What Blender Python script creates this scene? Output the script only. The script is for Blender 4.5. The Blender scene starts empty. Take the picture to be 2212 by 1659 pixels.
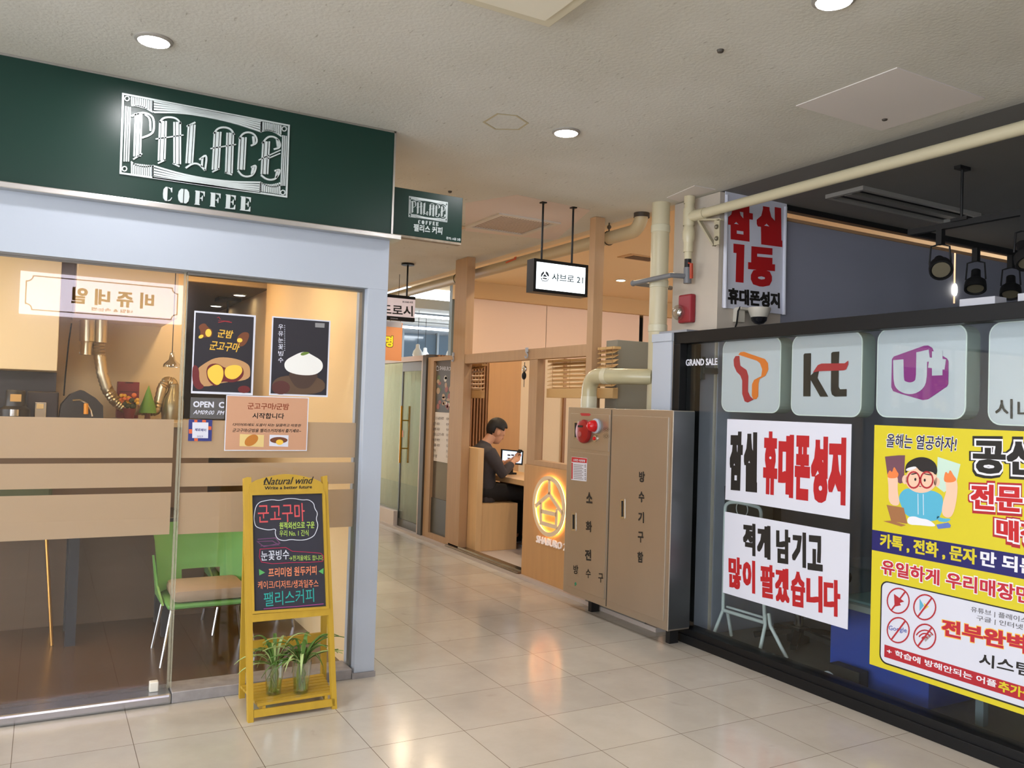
import bpy, bmesh, math, random
from mathutils import Vector as V, Matrix, geometry
from math import sin, cos, pi, radians
random.seed(7)
SC = bpy.context.scene
COL = SC.collection
# ---------------------------------------------------------------- camera, world, exposure
H = 1.5
ROT = Matrix(((0.8719, -0.0404, -0.4880), (-0.4887, -0.0065, -0.8724), (0.0321, 0.9992, -0.0254)))
EYE = V((0, 0, H))
FPX, CX, CY = 1805.0, 1106.0, 829.5
cd = bpy.data.cameras.new('camera')
cam = bpy.data.objects.new('camera', cd)
COL.objects.link(cam)
cd.sensor_width = 36.0
cd.lens = FPX / 2212.0 * 36.0
cd.clip_start = 0.05
cam.matrix_world = Matrix.Translation(EYE) @ ROT.to_4x4()
SC.camera = cam
SC.view_settings.view_transform = 'Standard'
SC.view_settings.look = 'None'
SC.view_settings.gamma = 1.0
SC.view_settings.use_curve_mapping = False
SC.view_settings.exposure = 0.47
wd = bpy.data.worlds.new('world')
SC.world = wd
wd.use_nodes = True
wd.node_tree.nodes['Background'].inputs[0].default_value = (0.93, 0.99, 1.08, 1)
wd.node_tree.nodes['Background'].inputs[1].default_value = 4.2
try:
    SC.cycles.use_denoising = True
    SC.cycles.max_bounces = 8
    SC.cycles.transparent_max_bounces = 16
    SC.cycles.sample_clamp_indirect = 6.0
    SC.cycles.caustics_reflective = False
    SC.cycles.caustics_refractive = False
except Exception:
    pass
# ---------------------------------------------------------------- lights of the place (lamp discs live in their own builders)
L_HALL = 200.0      # radiance of the corridor downlights
L_CAFE = 185.0
L_SHAB = 240.0

# ---------------------------------------------------------------- materials
def lin(c):
    return tuple(((x/255.0)/12.92 if x/255.0 <= 0.04045 else ((x/255.0+0.055)/1.055)**2.4) for x in c)

MC = {}
def mat(name, rgb, rough=0.5, metal=0.0, emit=0.0, ecol=None, noise=0.0, nscale=6.0, stretch=(1, 1, 1), bump=0.0, spec=0.5, trans=0.0, alpha=1.0):
    if name in MC:
        return MC[name]
    m = bpy.data.materials.new(name)
    m.use_nodes = True
    nt = m.node_tree
    b = nt.nodes['Principled BSDF']
    col = lin(rgb)
    b.inputs['Base Color'].default_value = (*col, 1)
    b.inputs['Roughness'].default_value = rough
    b.inputs['Metallic'].default_value = metal
    b.inputs['Specular IOR Level'].default_value = spec
    if trans:
        b.inputs['Transmission Weight'].default_value = trans
    if alpha < 1:
        b.inputs['Alpha'].default_value = alpha
    if emit:
        b.inputs['Emission Color'].default_value = (*lin(ecol or rgb), 1)
        b.inputs['Emission Strength'].default_value = emit
    if noise or bump:
        tc = nt.nodes.new('ShaderNodeTexCoord')
        mp = nt.nodes.new('ShaderNodeMapping')
        mp.inputs['Scale'].default_value = stretch
        nt.links.new(tc.outputs['Object'], mp.inputs[0])
        nz = nt.nodes.new('ShaderNodeTexNoise')
        nz.inputs['Scale'].default_value = nscale
        nz.inputs['Detail'].default_value = 6
        nt.links.new(mp.outputs[0], nz.inputs['Vector'])
        if noise:
            mx = nt.nodes.new('ShaderNodeMix')
            mx.data_type = 'RGBA'
            mx.inputs[6].default_value = (*[c*(1-noise) for c in col], 1)
            mx.inputs[7].default_value = (*[min(1, c*(1+noise)) for c in col], 1)
            nt.links.new(nz.outputs['Fac'], mx.inputs[0])
            nt.links.new(mx.outputs[2], b.inputs['Base Color'])
        if bump:
            bp = nt.nodes.new('ShaderNodeBump')
            bp.inputs['Strength'].default_value = bump
            bp.inputs['Distance'].default_value = 0.01
            nt.links.new(nz.outputs['Fac'], bp.inputs['Height'])
            nt.links.new(bp.outputs[0], b.inputs['Normal'])
    MC[name] = m
    return m

def glass_mat(name, tint=(1, 1, 1), base=0.045, rough=0.0):
    if name in MC:
        return MC[name]
    m = bpy.data.materials.new(name)
    m.use_nodes = True
    nt = m.node_tree
    nt.nodes.remove(nt.nodes['Principled BSDF'])
    out = nt.nodes['Material Output']
    tr = nt.nodes.new('ShaderNodeBsdfTransparent'); tr.inputs[0].default_value = (*tint, 1)
    gl = nt.nodes.new('ShaderNodeBsdfGlossy'); gl.inputs['Roughness'].default_value = rough
    lw = nt.nodes.new('ShaderNodeLayerWeight'); lw.inputs[0].default_value = 0.5
    pw = nt.nodes.new('ShaderNodeMath'); pw.operation = 'POWER'; pw.inputs[1].default_value = 5
    ml = nt.nodes.new('ShaderNodeMath'); ml.operation = 'MULTIPLY_ADD'; ml.inputs[1].default_value = 0.9; ml.inputs[2].default_value = base
    mx = nt.nodes.new('ShaderNodeMixShader')
    nt.links.new(lw.outputs['Facing'], pw.inputs[0]); nt.links.new(pw.outputs[0], ml.inputs[0])
    nt.links.new(ml.outputs[0], mx.inputs[0]); nt.links.new(tr.outputs[0], mx.inputs[1]); nt.links.new(gl.outputs[0], mx.inputs[2])
    nt.links.new(mx.outputs[0], out.inputs[0])
    MC[name] = m
    return m

def film_mat(name, rgb, clear=0.12, tl=0.6):
    if name in MC:
        return MC[name]
    m = bpy.data.materials.new(name); m.use_nodes = True
    nt = m.node_tree; nt.nodes.remove(nt.nodes['Principled BSDF']); out = nt.nodes['Material Output']
    c = (*lin(rgb), 1)
    a = nt.nodes.new('ShaderNodeBsdfTranslucent'); a.inputs[0].default_value = c
    d = nt.nodes.new('ShaderNodeBsdfDiffuse'); d.inputs[0].default_value = c
    t = nt.nodes.new('ShaderNodeBsdfTransparent')
    m1 = nt.nodes.new('ShaderNodeMixShader'); m1.inputs[0].default_value = tl
    m2 = nt.nodes.new('ShaderNodeMixShader'); m2.inputs[0].default_value = clear
    nt.links.new(d.outputs[0], m1.inputs[1]); nt.links.new(a.outputs[0], m1.inputs[2])
    nt.links.new(m1.outputs[0], m2.inputs[1]); nt.links.new(t.outputs[0], m2.inputs[2])
    nt.links.new(m2.outputs[0], out.inputs[0])
    MC[name] = m
    return m

def floor_mat():
    m = bpy.data.materials.new('floor_tile'); m.use_nodes = True
    nt = m.node_tree; b = nt.nodes['Principled BSDF']; N = nt.nodes.new; K = nt.links.new
    tc = N('ShaderNodeTexCoord'); mp = N('ShaderNodeMapping')
    mp.inputs['Location'].default_value = (-1.745 + 0.45*20, -3.915 + 0.45*20, 0)
    K(tc.outputs['Object'], mp.inputs[0])
    br = N('ShaderNodeTexBrick'); br.offset = 0.0; br.squash = 1.0
    br.inputs['Scale'].default_value = 1.0; br.inputs['Brick Width'].default_value = 0.45; br.inputs['Row Height'].default_value = 0.45
    br.inputs['Mortar Size'].default_value = 0.0016; br.inputs['Mortar Smooth'].default_value = 0.2
    br.inputs['Color1'].default_value = (*lin((198, 190, 176)), 1); br.inputs['Color2'].default_value = (*lin((190, 182, 170)), 1)
    br.inputs['Mortar'].default_value = (*lin((112, 100, 84)), 1)
    K(mp.outputs[0], br.inputs['Vector'])
    nz = N('ShaderNodeTexNoise'); nz.inputs['Scale'].default_value = 2.2; nz.inputs['Detail'].default_value = 7; nz.inputs['Roughness'].default_value = 0.65
    K(tc.outputs['Object'], nz.inputs['Vector'])
    rp = N('ShaderNodeValToRGB'); rp.color_ramp.elements[0].position = 0.3; rp.color_ramp.elements[1].position = 0.62
    rp.color_ramp.elements[0].color = (0.76, 0.74, 0.71, 1); rp.color_ramp.elements[1].color = (1, 1, 1, 1)
    K(nz.outputs['Fac'], rp.inputs[0])
    mx = N('ShaderNodeMix'); mx.data_type = 'RGBA'; mx.blend_type = 'MULTIPLY'; mx.inputs[0].default_value = 0.55
    K(br.outputs['Color'], mx.inputs[6]); K(rp.outputs[0], mx.inputs[7])
    # a few dark scuffs
    n2 = N('ShaderNodeTexNoise'); n2.inputs['Scale'].default_value = 5.0; n2.inputs['Detail'].default_value = 8; n2.inputs['Distortion'].default_value = 0.8
    K(tc.outputs['Object'], n2.inputs['Vector'])
    r2 = N('ShaderNodeValToRGB'); r2.color_ramp.elements[0].position = 0.68; r2.color_ramp.elements[1].position = 0.78
    r2.color_ramp.elements[0].color = (1, 1, 1, 1); r2.color_ramp.elements[1].color = (0.8, 0.79, 0.77, 1)
    K(n2.outputs['Fac'], r2.inputs[0])
    m2 = N('ShaderNodeMix'); m2.data_type = 'RGBA'; m2.blend_type = 'MULTIPLY'; m2.inputs[0].default_value = 1
    K(mx.outputs[2], m2.inputs[6]); K(r2.outputs[0], m2.inputs[7]); K(m2.outputs[2], b.inputs['Base Color'])
    rr = N('ShaderNodeMapRange'); rr.inputs['To Min'].default_value = 0.08; rr.inputs['To Max'].default_value = 0.22
    K(nz.outputs['Fac'], rr.inputs[0]); K(rr.outputs[0], b.inputs['Roughness'])
    bp = N('ShaderNodeBump'); bp.inputs['Strength'].default_value = 0.07; bp.inputs['Distance'].default_value = 0.004
    n3 = N('ShaderNodeTexNoise'); n3.inputs['Scale'].default_value = 9; K(tc.outputs['Object'], n3.inputs['Vector'])
    K(n3.outputs['Fac'], bp.inputs['Height']); K(bp.outputs[0], b.inputs['Normal'])
    return m

def ceil_mat():
    m = bpy.data.materials.new('ceiling_board'); m.use_nodes = True
    nt = m.node_tree; b = nt.nodes['Principled BSDF']; N = nt.nodes.new; K = nt.links.new
    b.inputs['Roughness'].default_value = 0.85
    tc = N('ShaderNodeTexCoord'); mp = N('ShaderNodeMapping'); mp.inputs['Scale'].default_value = (60, 14, 1); mp.inputs['Rotation'].default_value = (0, 0, 0.35)
    K(tc.outputs['Object'], mp.inputs[0])
    nz = N('ShaderNodeTexNoise'); nz.inputs['Scale'].default_value = 1.0; nz.inputs['Detail'].default_value = 3
    K(mp.outputs[0], nz.inputs['Vector'])
    rp = N('ShaderNodeValToRGB'); rp.color_ramp.elements[0].position = 0.25; rp.color_ramp.elements[1].position = 0.34
    rp.color_ramp.elements[0].color = (*lin((170, 166, 155)), 1); rp.color_ramp.elements[1].color = (*lin((208, 207, 199)), 1)
    K(nz.outputs['Fac'], rp.inputs[0])
    n2 = N('ShaderNodeTexNoise'); n2.inputs['Scale'].default_value = 1.3; n2.inputs['Detail'].default_value = 4
    K(tc.outputs['Object'], n2.inputs['Vector'])
    r2 = N('ShaderNodeValToRGB'); r2.color_ramp.elements[0].position = 0.35; r2.color_ramp.elements[1].position = 0.65
    r2.color_ramp.elements[0].color = (0.9, 0.89, 0.86, 1); r2.color_ramp.elements[1].color = (1, 1, 1, 1)
    K(n2.outputs['Fac'], r2.inputs[0])
    mx = N('ShaderNodeMix'); mx.data_type = 'RGBA'; mx.blend_type = 'MULTIPLY'; mx.inputs[0].default_value = 1
    K(rp.outputs[0], mx.inputs[6]); K(r2.outputs[0], mx.inputs[7]); K(mx.outputs[2], b.inputs['Base Color'])
    bp = N('ShaderNodeBump'); bp.inputs['Strength'].default_value = 0.35; bp.inputs['Distance'].default_value = 0.006
    n3 = N('ShaderNodeTexNoise'); n3.inputs['Scale'].default_value = 55; n3.inputs['Detail'].default_value = 4; K(tc.outputs['Object'], n3.inputs['Vector'])
    K(n3.outputs['Fac'], bp.inputs['Height']); K(bp.outputs[0], b.inputs['Normal'])
    return m

WOOD = mat('light_oak', (206, 168, 120), 0.5, noise=0.14, nscale=3, stretch=(9, 9, 0.7))
WOODD = mat('oak_post', (184, 150, 114), 0.55, noise=0.12, nscale=3, stretch=(9, 9, 0.7))
WHITE = mat('white_paint', (174, 182, 194), 0.55)
WALLW = mat('white_wall', (214, 210, 204), 0.8)
CREAM = mat('cream_wall', (232, 208, 165), 0.75)
GREEN = mat('green_panel', (22, 50, 42), 0.3, spec=0.3)
SILVER = mat('brushed_silver', (196, 194, 190), 0.28, 1.0)
PALE = mat('silver_lettering', (196, 206, 206), 0.35, 0.35)
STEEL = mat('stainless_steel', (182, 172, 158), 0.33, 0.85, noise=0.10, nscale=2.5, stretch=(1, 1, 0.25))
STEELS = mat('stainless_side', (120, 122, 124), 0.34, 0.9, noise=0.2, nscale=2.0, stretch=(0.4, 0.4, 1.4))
BLACK = mat('black_metal', (22, 22, 23), 0.4, spec=0.3)
BLACKM = mat('black_matte', (16, 16, 17), 0.6)
PAPER = mat('white_paper', (212, 214, 226), 0.6)
INK = mat('black_ink', (24, 20, 16), 0.6)
RED = mat('red_ink', (190, 22, 28), 0.55)
YEL = mat('yellow_print', (212, 197, 34), 0.5)
YWOOD = mat('yellow_painted_wood', (184, 148, 44), 0.45, noise=0.16, nscale=4, stretch=(6, 6, 1.2))
CHROME = mat('chrome', (205, 205, 205), 0.12, 1.0)
PVC = mat('cream_pvc', (198, 190, 160), 0.3, noise=0.05, nscale=5)
GOLD = mat('brass', (200, 150, 60), 0.25, 1.0)
GLASS = glass_mat('clear_glass')
PGLASS = glass_mat('shop_glass', (0.93, 0.96, 0.95), 0.03)
FLOORM = floor_mat()
CEILM = ceil_mat()

# ---------------------------------------------------------------- geometry helpers
def ray(p):
    return ROT @ V((p[0]-CX, -(p[1]-CY), -FPX))

class Plane:
    """a real plane of the place; at() gives the point of it seen at a photo pixel"""
    def __init__(s, p0, n):
        s.p0 = V(p0); s.n = V(n).normalized()
    def at(s, p, off=0.0):
        r = ray(p); q = s.p0 + s.n*off
        return EYE + r*((q-EYE).dot(s.n)/r.dot(s.n))
def PX(x): return Plane((x, 0, 0), (-1, 0, 0))
def PY(y): return Plane((0, y, 0), (0, -1, 0))
def PZ(z): return Plane((0, 0, z), (0, 0, 1 if z < H else -1))

def K(ox, oy, s):
    """crop pixels -> photo pixels"""
    return lambda pts: [(ox+x/s, oy+y/s) for x, y in pts]

def soft(pts, closed=True, it=2):
    """corner cutting, for drawn curves"""
    for _ in range(it):
        q = []; n = len(pts)
        if not closed: q.append(pts[0])
        for i in range(n if closed else n-1):
            a, b = pts[i], pts[(i+1) % n]
            q.append(tuple(u*.75+v*.25 for u, v in zip(a, b))); q.append(tuple(u*.25+v*.75 for u, v in zip(a, b)))
        if not closed: q.append(pts[-1])
        pts = q
    return pts

class MB:
    def __init__(s):
        s.bm = bmesh.new(); s.marks = []
    def box(s, x0, x1, y0, y1, z0, z1, bev=0.0):
        r = bmesh.ops.create_cube(s.bm, size=1.0)
        vs = r['verts']
        for v in vs:
            v.co = V(((x0+x1)/2+v.co.x*(x1-x0), (y0+y1)/2+v.co.y*(y1-y0), (z0+z1)/2+v.co.z*(z1-z0)))
        if bev:
            es = list({e for v in vs for e in v.link_edges})
            bmesh.ops.bevel(s.bm, geom=es, offset=bev, segments=2, affect='EDGES', profile=0.5)
        return s
    def prism(s, pts, back):
        back = V(back)
        a = [s.bm.verts.new(V(p)) for p in pts]
        c = [s.bm.verts.new(V(p)+back) for p in pts]
        n = len(pts)
        try:
            s.bm.faces.new(a); s.bm.faces.new(c[::-1])
            for i in range(n):
                s.bm.faces.new((a[i], c[i], c[(i+1) % n], a[(i+1) % n]))
        except ValueError:
            pass
        return s
    def poly(s, pl, pts, off=0.0, t=0.001):
        return s.prism([pl.at(p, off) for p in pts], -pl.n*t)
    def rect(s, pl, a, b, off=0.0, t=0.001):
        """upright rectangle on a vertical plane from two opposite photo corners"""
        A = pl.at(a, off); B = pl.at(b, off)
        if abs(pl.n.x) > 0.9:
            q = [(A.x, A.y, A.z), (A.x, B.y, A.z), (A.x, B.y, B.z), (A.x, A.y, B.z)]
        else:
            q = [(A.x, A.y, A.z), (B.x, A.y, A.z), (B.x, A.y, B.z), (A.x, A.y, B.z)]
        return s.prism(q, -pl.n*t)
    def stroke3(s, P, w, n, t=0.001, closed=False):
        P = [V(p) for p in P]; n = V(n).normalized(); m = len(P)
        L = []; R = []
        for i in range(m):
            if closed:
                d0 = (P[i]-P[i-1]); d1 = (P[(i+1) % m]-P[i])
            else:
                d0 = P[i]-P[i-1] if i else P[1]-P[0]
                d1 = P[i+1]-P[i] if i < m-1 else P[-1]-P[-2]
            d0 = d0.normalized(); d1 = d1.normalized()
            s0 = n.cross(d0); s1 = n.cross(d1); b = (s0+s1)
            if b.length < 1e-5: b = s0.copy()
            b.normalize(); k = max(0.45, b.dot(s1))
            L.append(P[i]+b*(w/2/k)); R.append(P[i]-b*(w/2/k))
        rng = m if closed else m-1
        bk = -n*t
        vL = [s.bm.verts.new(p) for p in L]; vR = [s.bm.verts.new(p) for p in R]
        if t > 0:
            bL = [s.bm.verts.new(p+bk) for p in L]; bR = [s.bm.verts.new(p+bk) for p in R]
        for i in range(rng):
            j = (i+1) % m
            s.bm.faces.new((vL[i], vL[j], vR[j], vR[i]))
            if t > 0:
                s.bm.faces.new((bL[i], bR[i], bR[j], bL[j]))
                s.bm.faces.new((vL[i], bL[i], bL[j], vL[j])); s.bm.faces.new((vR[j], bR[j], bR[i], vR[i]))
        if t > 0 and not closed:
            s.bm.faces.new((vL[0], vR[0], bR[0], bL[0])); s.bm.faces.new((vR[-1], vL[-1], bL[-1], bR[-1]))
        return s
    def stroke(s, pl, pts, w, off=0.0, t=0.001, closed=False):
        return s.stroke3([pl.at(p, off) for p in pts], w, pl.n, t, closed)
    def tube(s, pts, r, n=10, caps=True, flat=1.0):
        P = [V(p) for p in pts]; m = len(P)
        rs = r if isinstance(r, (list, tuple)) else [r]*m
        rings = []; prev = None
        for i in range(m):
            d = (P[min(i+1, m-1)]-P[max(i-1, 0)]).normalized()
            if prev is None:
                u = d.cross(V((0, 0, 1)))
                if u.length < 0.05: u = d.cross(V((1, 0, 0)))
            else:
                u = prev - d*prev.dot(d)
            u.normalize(); prev = u; w = d.cross(u)
            rings.append([s.bm.verts.new(P[i]+u*(cos(2*pi*k/n)*rs[i])+w*(sin(2*pi*k/n)*rs[i]*flat)) for k in range(n)])
        for i in range(m-1):
            for k in range(n):
                s.bm.faces.new((rings[i][k], rings[i][(k+1) % n], rings[i+1][(k+1) % n], rings[i+1][k]))
        if caps:
            s.bm.faces.new(rings[0][::-1]); s.bm.faces.new(rings[-1])
        return s
    def lathe(s, o, prof, n=20, axis=(0, 0, 1)):
        o = V(o); a = V(axis).normalized()
        q = V((0, 0, 1)).rotation_difference(a)
        rings = []
        for r, z in prof:
            if r < 1e-6:
                rings.append([s.bm.verts.new(o+q @ V((0, 0, z)))])
            else:
                rings.append([s.bm.verts.new(o+q @ V((r*cos(2*pi*k/n), r*sin(2*pi*k/n), z))) for k in range(n)])
        for A, B in zip(rings, rings[1:]):
            for k in range(n):
                j = (k+1) % n
                if len(A) == 1 and len(B) == 1: continue
                if len(A) == 1: s.bm.faces.new((A[0], B[k], B[j]))
                elif len(B) == 1: s.bm.faces.new((A[k], A[j], B[0]))
                else: s.bm.faces.new((A[k], A[j], B[j], B[k]))
        return s
    def disc(s, o, r, t, axis=(0, 0, 1), n=24):
        return s.lathe(o, [(0, 0), (r, 0), (r, t), (0, t)], n, axis)
    def ball(s, c, r, n=16, m=10):
        r = V(r) if not isinstance(r, (int, float)) else V((r, r, r))
        res = bmesh.ops.create_uvsphere(s.bm, u_segments=n, v_segments=m, radius=1.0)
        for v in res['verts']:
            v.co = V(c)+V((v.co.x*r.x, v.co.y*r.y, v.co.z*r.z))
        return s
    def bar(s, p, q, w, h, up=(0, 0, 1)):
        p = V(p); q = V(q); d = (q-p).normalized(); u = d.cross(V(up))
        if u.length < 1e-3: u = d.cross(V((0, 1, 0)))
        u.normalize(); v = u.cross(d)
        a = [p+u*(i*w/2)+v*(j*h/2) for i, j in ((-1, -1), (1, -1), (1, 1), (-1, 1))]
        return s.prism(a, q-p)
    def text(s, body, pl, bl, br, tl, off=0.0, bold=(0, 0), depth=0.0, shear=0.0, n=8):
        """lettering whose bounding box fills the parallelogram bl/br/tl (photo pixels) of the plane"""
        A = pl.at(bl, off); B = pl.at(br, off); C_ = pl.at(tl, off)
        return s.text3(body, A, B, C_, pl.n, bold, depth, shear, n)
    def text3(s, body, A, B, C_, nrm, bold=(0, 0), depth=0.0, shear=0.0, n=8):
        s.marks.append((len(s.bm.verts), len(body)))
        c = bpy.data.curves.new('lettering', 'FONT'); c.body = body; c.resolution_u = 2; c.shear = shear
        c.space_line = 1.0
        if depth: c.extrude = 0.5
        o = bpy.data.objects.new('lettering', c)
        me = bpy.data.meshes.new_from_object(o)
        bpy.data.objects.remove(o); bpy.data.curves.remove(c)
        if not len(me.vertices): return s
        xs = [v.co.x for v in me.vertices]; ys = [v.co.y for v in me.vertices]
        x0, x1, y0, y1 = min(xs), max(xs), min(ys), max(ys)
        bx, by = bold
        x0 -= bx; x1 += bx; y0 -= by; y1 += by
        sh = [(0, 0)]
        if bx or by:
            sh = [(-bx, -by), (bx, -by), (bx, by), (-bx, by), (0, -by), (0, by), (-bx, 0), (bx, 0)]
            if max(bx, by) > 0.03:
                k_ = max(2, int(math.ceil(max(bx, by)/0.017)))
                g = [-1+2*i/(2*k_) for i in range(2*k_+1)]
                sh = [(bx*u, by*w) for u in g for w in (-1, 1)] + [(bx*u, by*w) for u in (-1, 1) for w in g[1:-1]] + [(0, 0)]
        U = (B-A)/(x1-x0); W = (C_-A)/(y1-y0); nrm = V(nrm).normalized()
        fl = [tuple(p.vertices) for p in me.polygons]
        for q_, (dx, dy) in enumerate(sh):
            A_ = A + nrm*(2.4e-4*q_/len(sh))
            vs = [s.bm.verts.new(A_+U*(v.co.x+dx-x0)+W*(v.co.y+dy-y0)+nrm*(depth*(v.co.z+0.5) if depth else 0)) for v in me.vertices]
            for f in fl:
                try: s.bm.faces.new([vs[i] for i in f])
                except ValueError: pass
        bpy.data.meshes.remove(me)
        return s
    def out(s, name, m, parent=None, smooth=False, base=None):
        bm = s.bm
        if len(s.marks) > 1 and s.marks[0][0] == 0 and all(k_ > 1 for _, k_ in s.marks):
            # every line of writing becomes an object of its own
            bm.verts.ensure_lookup_table(); cut = s.marks[1][0]
            rest = MB(); rest.bm = bm.copy(); rest.bm.verts.ensure_lookup_table()
            rest.marks = [(a-cut, k_) for a, k_ in s.marks[1:]]
            bmesh.ops.delete(rest.bm, geom=rest.bm.verts[:cut], context='VERTS')
            bmesh.ops.delete(bm, geom=bm.verts[cut:], context='VERTS')
            s.marks = []
            rest.out(name, m, parent, smooth)
        bmesh.ops.recalc_face_normals(bm, faces=bm.faces[:])
        me = bpy.data.meshes.new(name)
        bm.to_mesh(me); bm.free()
        xs = [v.co for v in me.vertices]
        if base is None:
            if parent is not None and parent.type == 'EMPTY' and False: pass
            lo = V((min(c.x for c in xs), min(c.y for c in xs), min(c.z for c in xs)))
            hi = V((max(c.x for c in xs), max(c.y for c in xs), max(c.z for c in xs)))
            base = V(((lo.x+hi.x)/2, (lo.y+hi.y)/2, lo.z))
        base = V(base)
        me.transform(Matrix.Translation(-base))
        if smooth:
            for p in me.polygons: p.use_smooth = True
            try: me.set_sharp_from_angle(angle=radians(40))
            except Exception: pass
        me.materials.append(m)
        o = bpy.data.objects.new(name, me)
        COL.objects.link(o)
        if parent is not None:
            o.parent = parent
            o.location = base - wloc(parent)
        else:
            o.location = base
        return o

def wloc(o):
    p = V((0, 0, 0))
    while o is not None:
        p += o.location; o = o.parent
    return p
def tag(o, label, cat, group=None):
    o['label'] = label; o['category'] = cat
    if group: o['group'] = group
    return o
def thing(name, label, cat, loc, group=None):
    o = bpy.data.objects.new(name, None); COL.objects.link(o)
    o.location = V(loc); o.empty_display_size = 0.1
    return tag(o, label, cat, group)
def struct(o):
    o['kind'] = 'structure'
    return o
def dup(root, dloc, label, group=None):
    r = root.copy(); COL.objects.link(r); r.location = root.location + V(dloc); r['label'] = label
    if group: r['group'] = group
    for ch in list(root.children):
        c = ch.copy(); COL.objects.link(c); c.parent = r
        for g in list(ch.children):
            d = g.copy(); COL.objects.link(d); d.parent = c
    return r
def arc(c, r, a0, a1, n, u, w):
    c = V(c); u = V(u); w = V(w)
    return [c+u*(r*cos(a0+(a1-a0)*i/n))+w*(r*sin(a0+(a1-a0)*i/n)) for i in range(n+1)]
def bez(a, b, c, d, n=10):
    a, b, c, d = V(a), V(b), V(c), V(d)
    return [a*(1-t)**3+b*(3*t*(1-t)**2)+c*(3*t*t*(1-t))+d*t**3 for t in [i/n for i in range(n+1)]]
# ================================================================ STRUCTURE
struct(MB().box(-6, 9.5, -4, 17, -0.12, 0).out('floor', FLOORM, base=(0, 0, 0)))
struct(MB().box(-6, 3.95, -4, 17, 2.995, 3.15).out('ceiling', CEILM, base=(0, 0, 2.995)))
PCEIL = mat('shop_ceiling_grey', (128, 126, 122), 0.85, noise=0.06, nscale=3)
struct(MB().box(3.95, 9.5, -4, 4.3, 2.995, 3.15).out('ceiling_phone', PCEIL))
struct(MB().box(3.95, 11, 4.3, 12.3, 3.32, 3.45).out('ceiling_restaurant', mat('restaurant_ceiling', (226, 196, 150), 0.8)))
struct(MB().box(3.95, 4.05, 4.5, 12.3, 2.995, 3.32).out('trim_1', mat('ceiling_edge', (206, 190, 165), 0.8)))
struct(MB().box(-1.4, 3.7, -2.15, -2.0, 0, 2.995).out('wall_back', mat('opposite_facade', (176, 170, 160), 0.7)))
struct(MB().box(8.5, 8.6, -4, 4.3, 0, 2.995).out('wall_phone_far', mat('phone_far_wall', (120, 122, 128), 0.8)))
struct(MB().box(3.70, 8.6, -3.7, -3.6, 0, 2.995).out('wall_phone_side', mat('phone_far_wall', (120, 122, 128), 0.8)))
# left shop shell
struct(MB().box(1.525, 1.632, 4.5, 6.8, 0, 2.995).box(1.60, 1.632, 6.8, 17, 0, 2.995).out('wall_left', mat('cafe_side_wall', (240, 212, 164), 0.7)))
fas = MB().box(-6, 1.632, 4.355, 4.52, 2.113, 2.42).box(-6, 1.632, 4.43, 4.52, 2.42, 2.995)
struct(fas.out('wall_front', WHITE))
struct(MB().box(1.519, 1.632, 4.355, 4.54, 0.03, 2.113, 0.002).out('trim_2', WHITE))
struct(MB().box(1.505, 1.636, 4.345, 4.54, 0.0, 0.03).box(0.6, 1.505, 4.352, 4.52, 0, 0.055, 0.004).out('trim_3', mat('worn_sill', (150, 146, 146), 0.5, 0.3, noise=0.4, nscale=18)))
struct(MB().box(-6, 0.6, 4.345, 4.52, 0, 0.05, 0.012).out('trim_4', mat('aluminium_track', (176, 178, 184), 0.22, 0.9)))
CF = mat('cafe_floor', (86, 66, 50), 0.22, noise=0.18, nscale=2, stretch=(1, 6, 1))
struct(MB().box(-6, 1.525, 4.52, 6.8, 0.0, 0.02).box(-6, 1.6, 6.8, 11, 0.0, 0.02).out('floor_cafe', CF))
CC = mat('cafe_ceiling', (226, 198, 150), 0.8)
struct(MB().box(-6, 1.525, 4.52, 7.0, 2.52, 2.6).out('ceiling_cafe', CC))
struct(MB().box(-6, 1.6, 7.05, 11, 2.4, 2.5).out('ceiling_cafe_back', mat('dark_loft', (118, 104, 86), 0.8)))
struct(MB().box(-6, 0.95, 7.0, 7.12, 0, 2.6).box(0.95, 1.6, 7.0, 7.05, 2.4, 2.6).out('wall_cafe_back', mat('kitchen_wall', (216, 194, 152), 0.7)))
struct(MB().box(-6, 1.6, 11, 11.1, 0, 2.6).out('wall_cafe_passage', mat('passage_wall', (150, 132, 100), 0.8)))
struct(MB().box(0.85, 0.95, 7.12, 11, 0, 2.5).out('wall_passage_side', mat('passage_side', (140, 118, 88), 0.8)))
# glazing
YG = 4.43
w1 = struct(MB().box(0.602, 1.519, YG-0.005, YG+0.005, 0.05, 2.113).out('window_1', GLASS))
d1 = struct(MB().box(-6, 0.598, YG+0.012, YG+0.022, 0.05, 2.113).out('door_1', GLASS))
EDGE = mat('glass_edge', (184, 180, 158), 0.25, alpha=0.45)
MB().box(0.60, 0.606, YG-0.008, YG+0.008, 0.055, 2.113).out('edge_strip', EDGE, w1)
MB().box(0.588, 0.598, YG+0.008, YG+0.026, 0.05, 2.113).out('edge_strip', EDGE, d1)
MB().box(0.60, 1.519, YG-0.02, YG+0.03, 2.098, 2.113).box(1.507, 1.519, YG-0.02, YG+0.03, 0.055, 2.1).out('glazing_bead', mat('grey_bead', (120, 118, 112), 0.4, 0.5), w1)
FILM = film_mat('frosted_film', (222, 206, 182), 0.10, 0.62)
for z0, z1 in ((1.185, 1.375), (1.042, 1.159), (0.806, 1.012)):
    MB().box(0.608, 1.506, YG+0.006, YG+0.0065, z0, z1).out('frosted_film', FILM, w1)
    MB().box(-6, 0.571, YG+0.023, YG+0.0235, z0, z1).out('frosted_film', FILM, d1)

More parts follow.
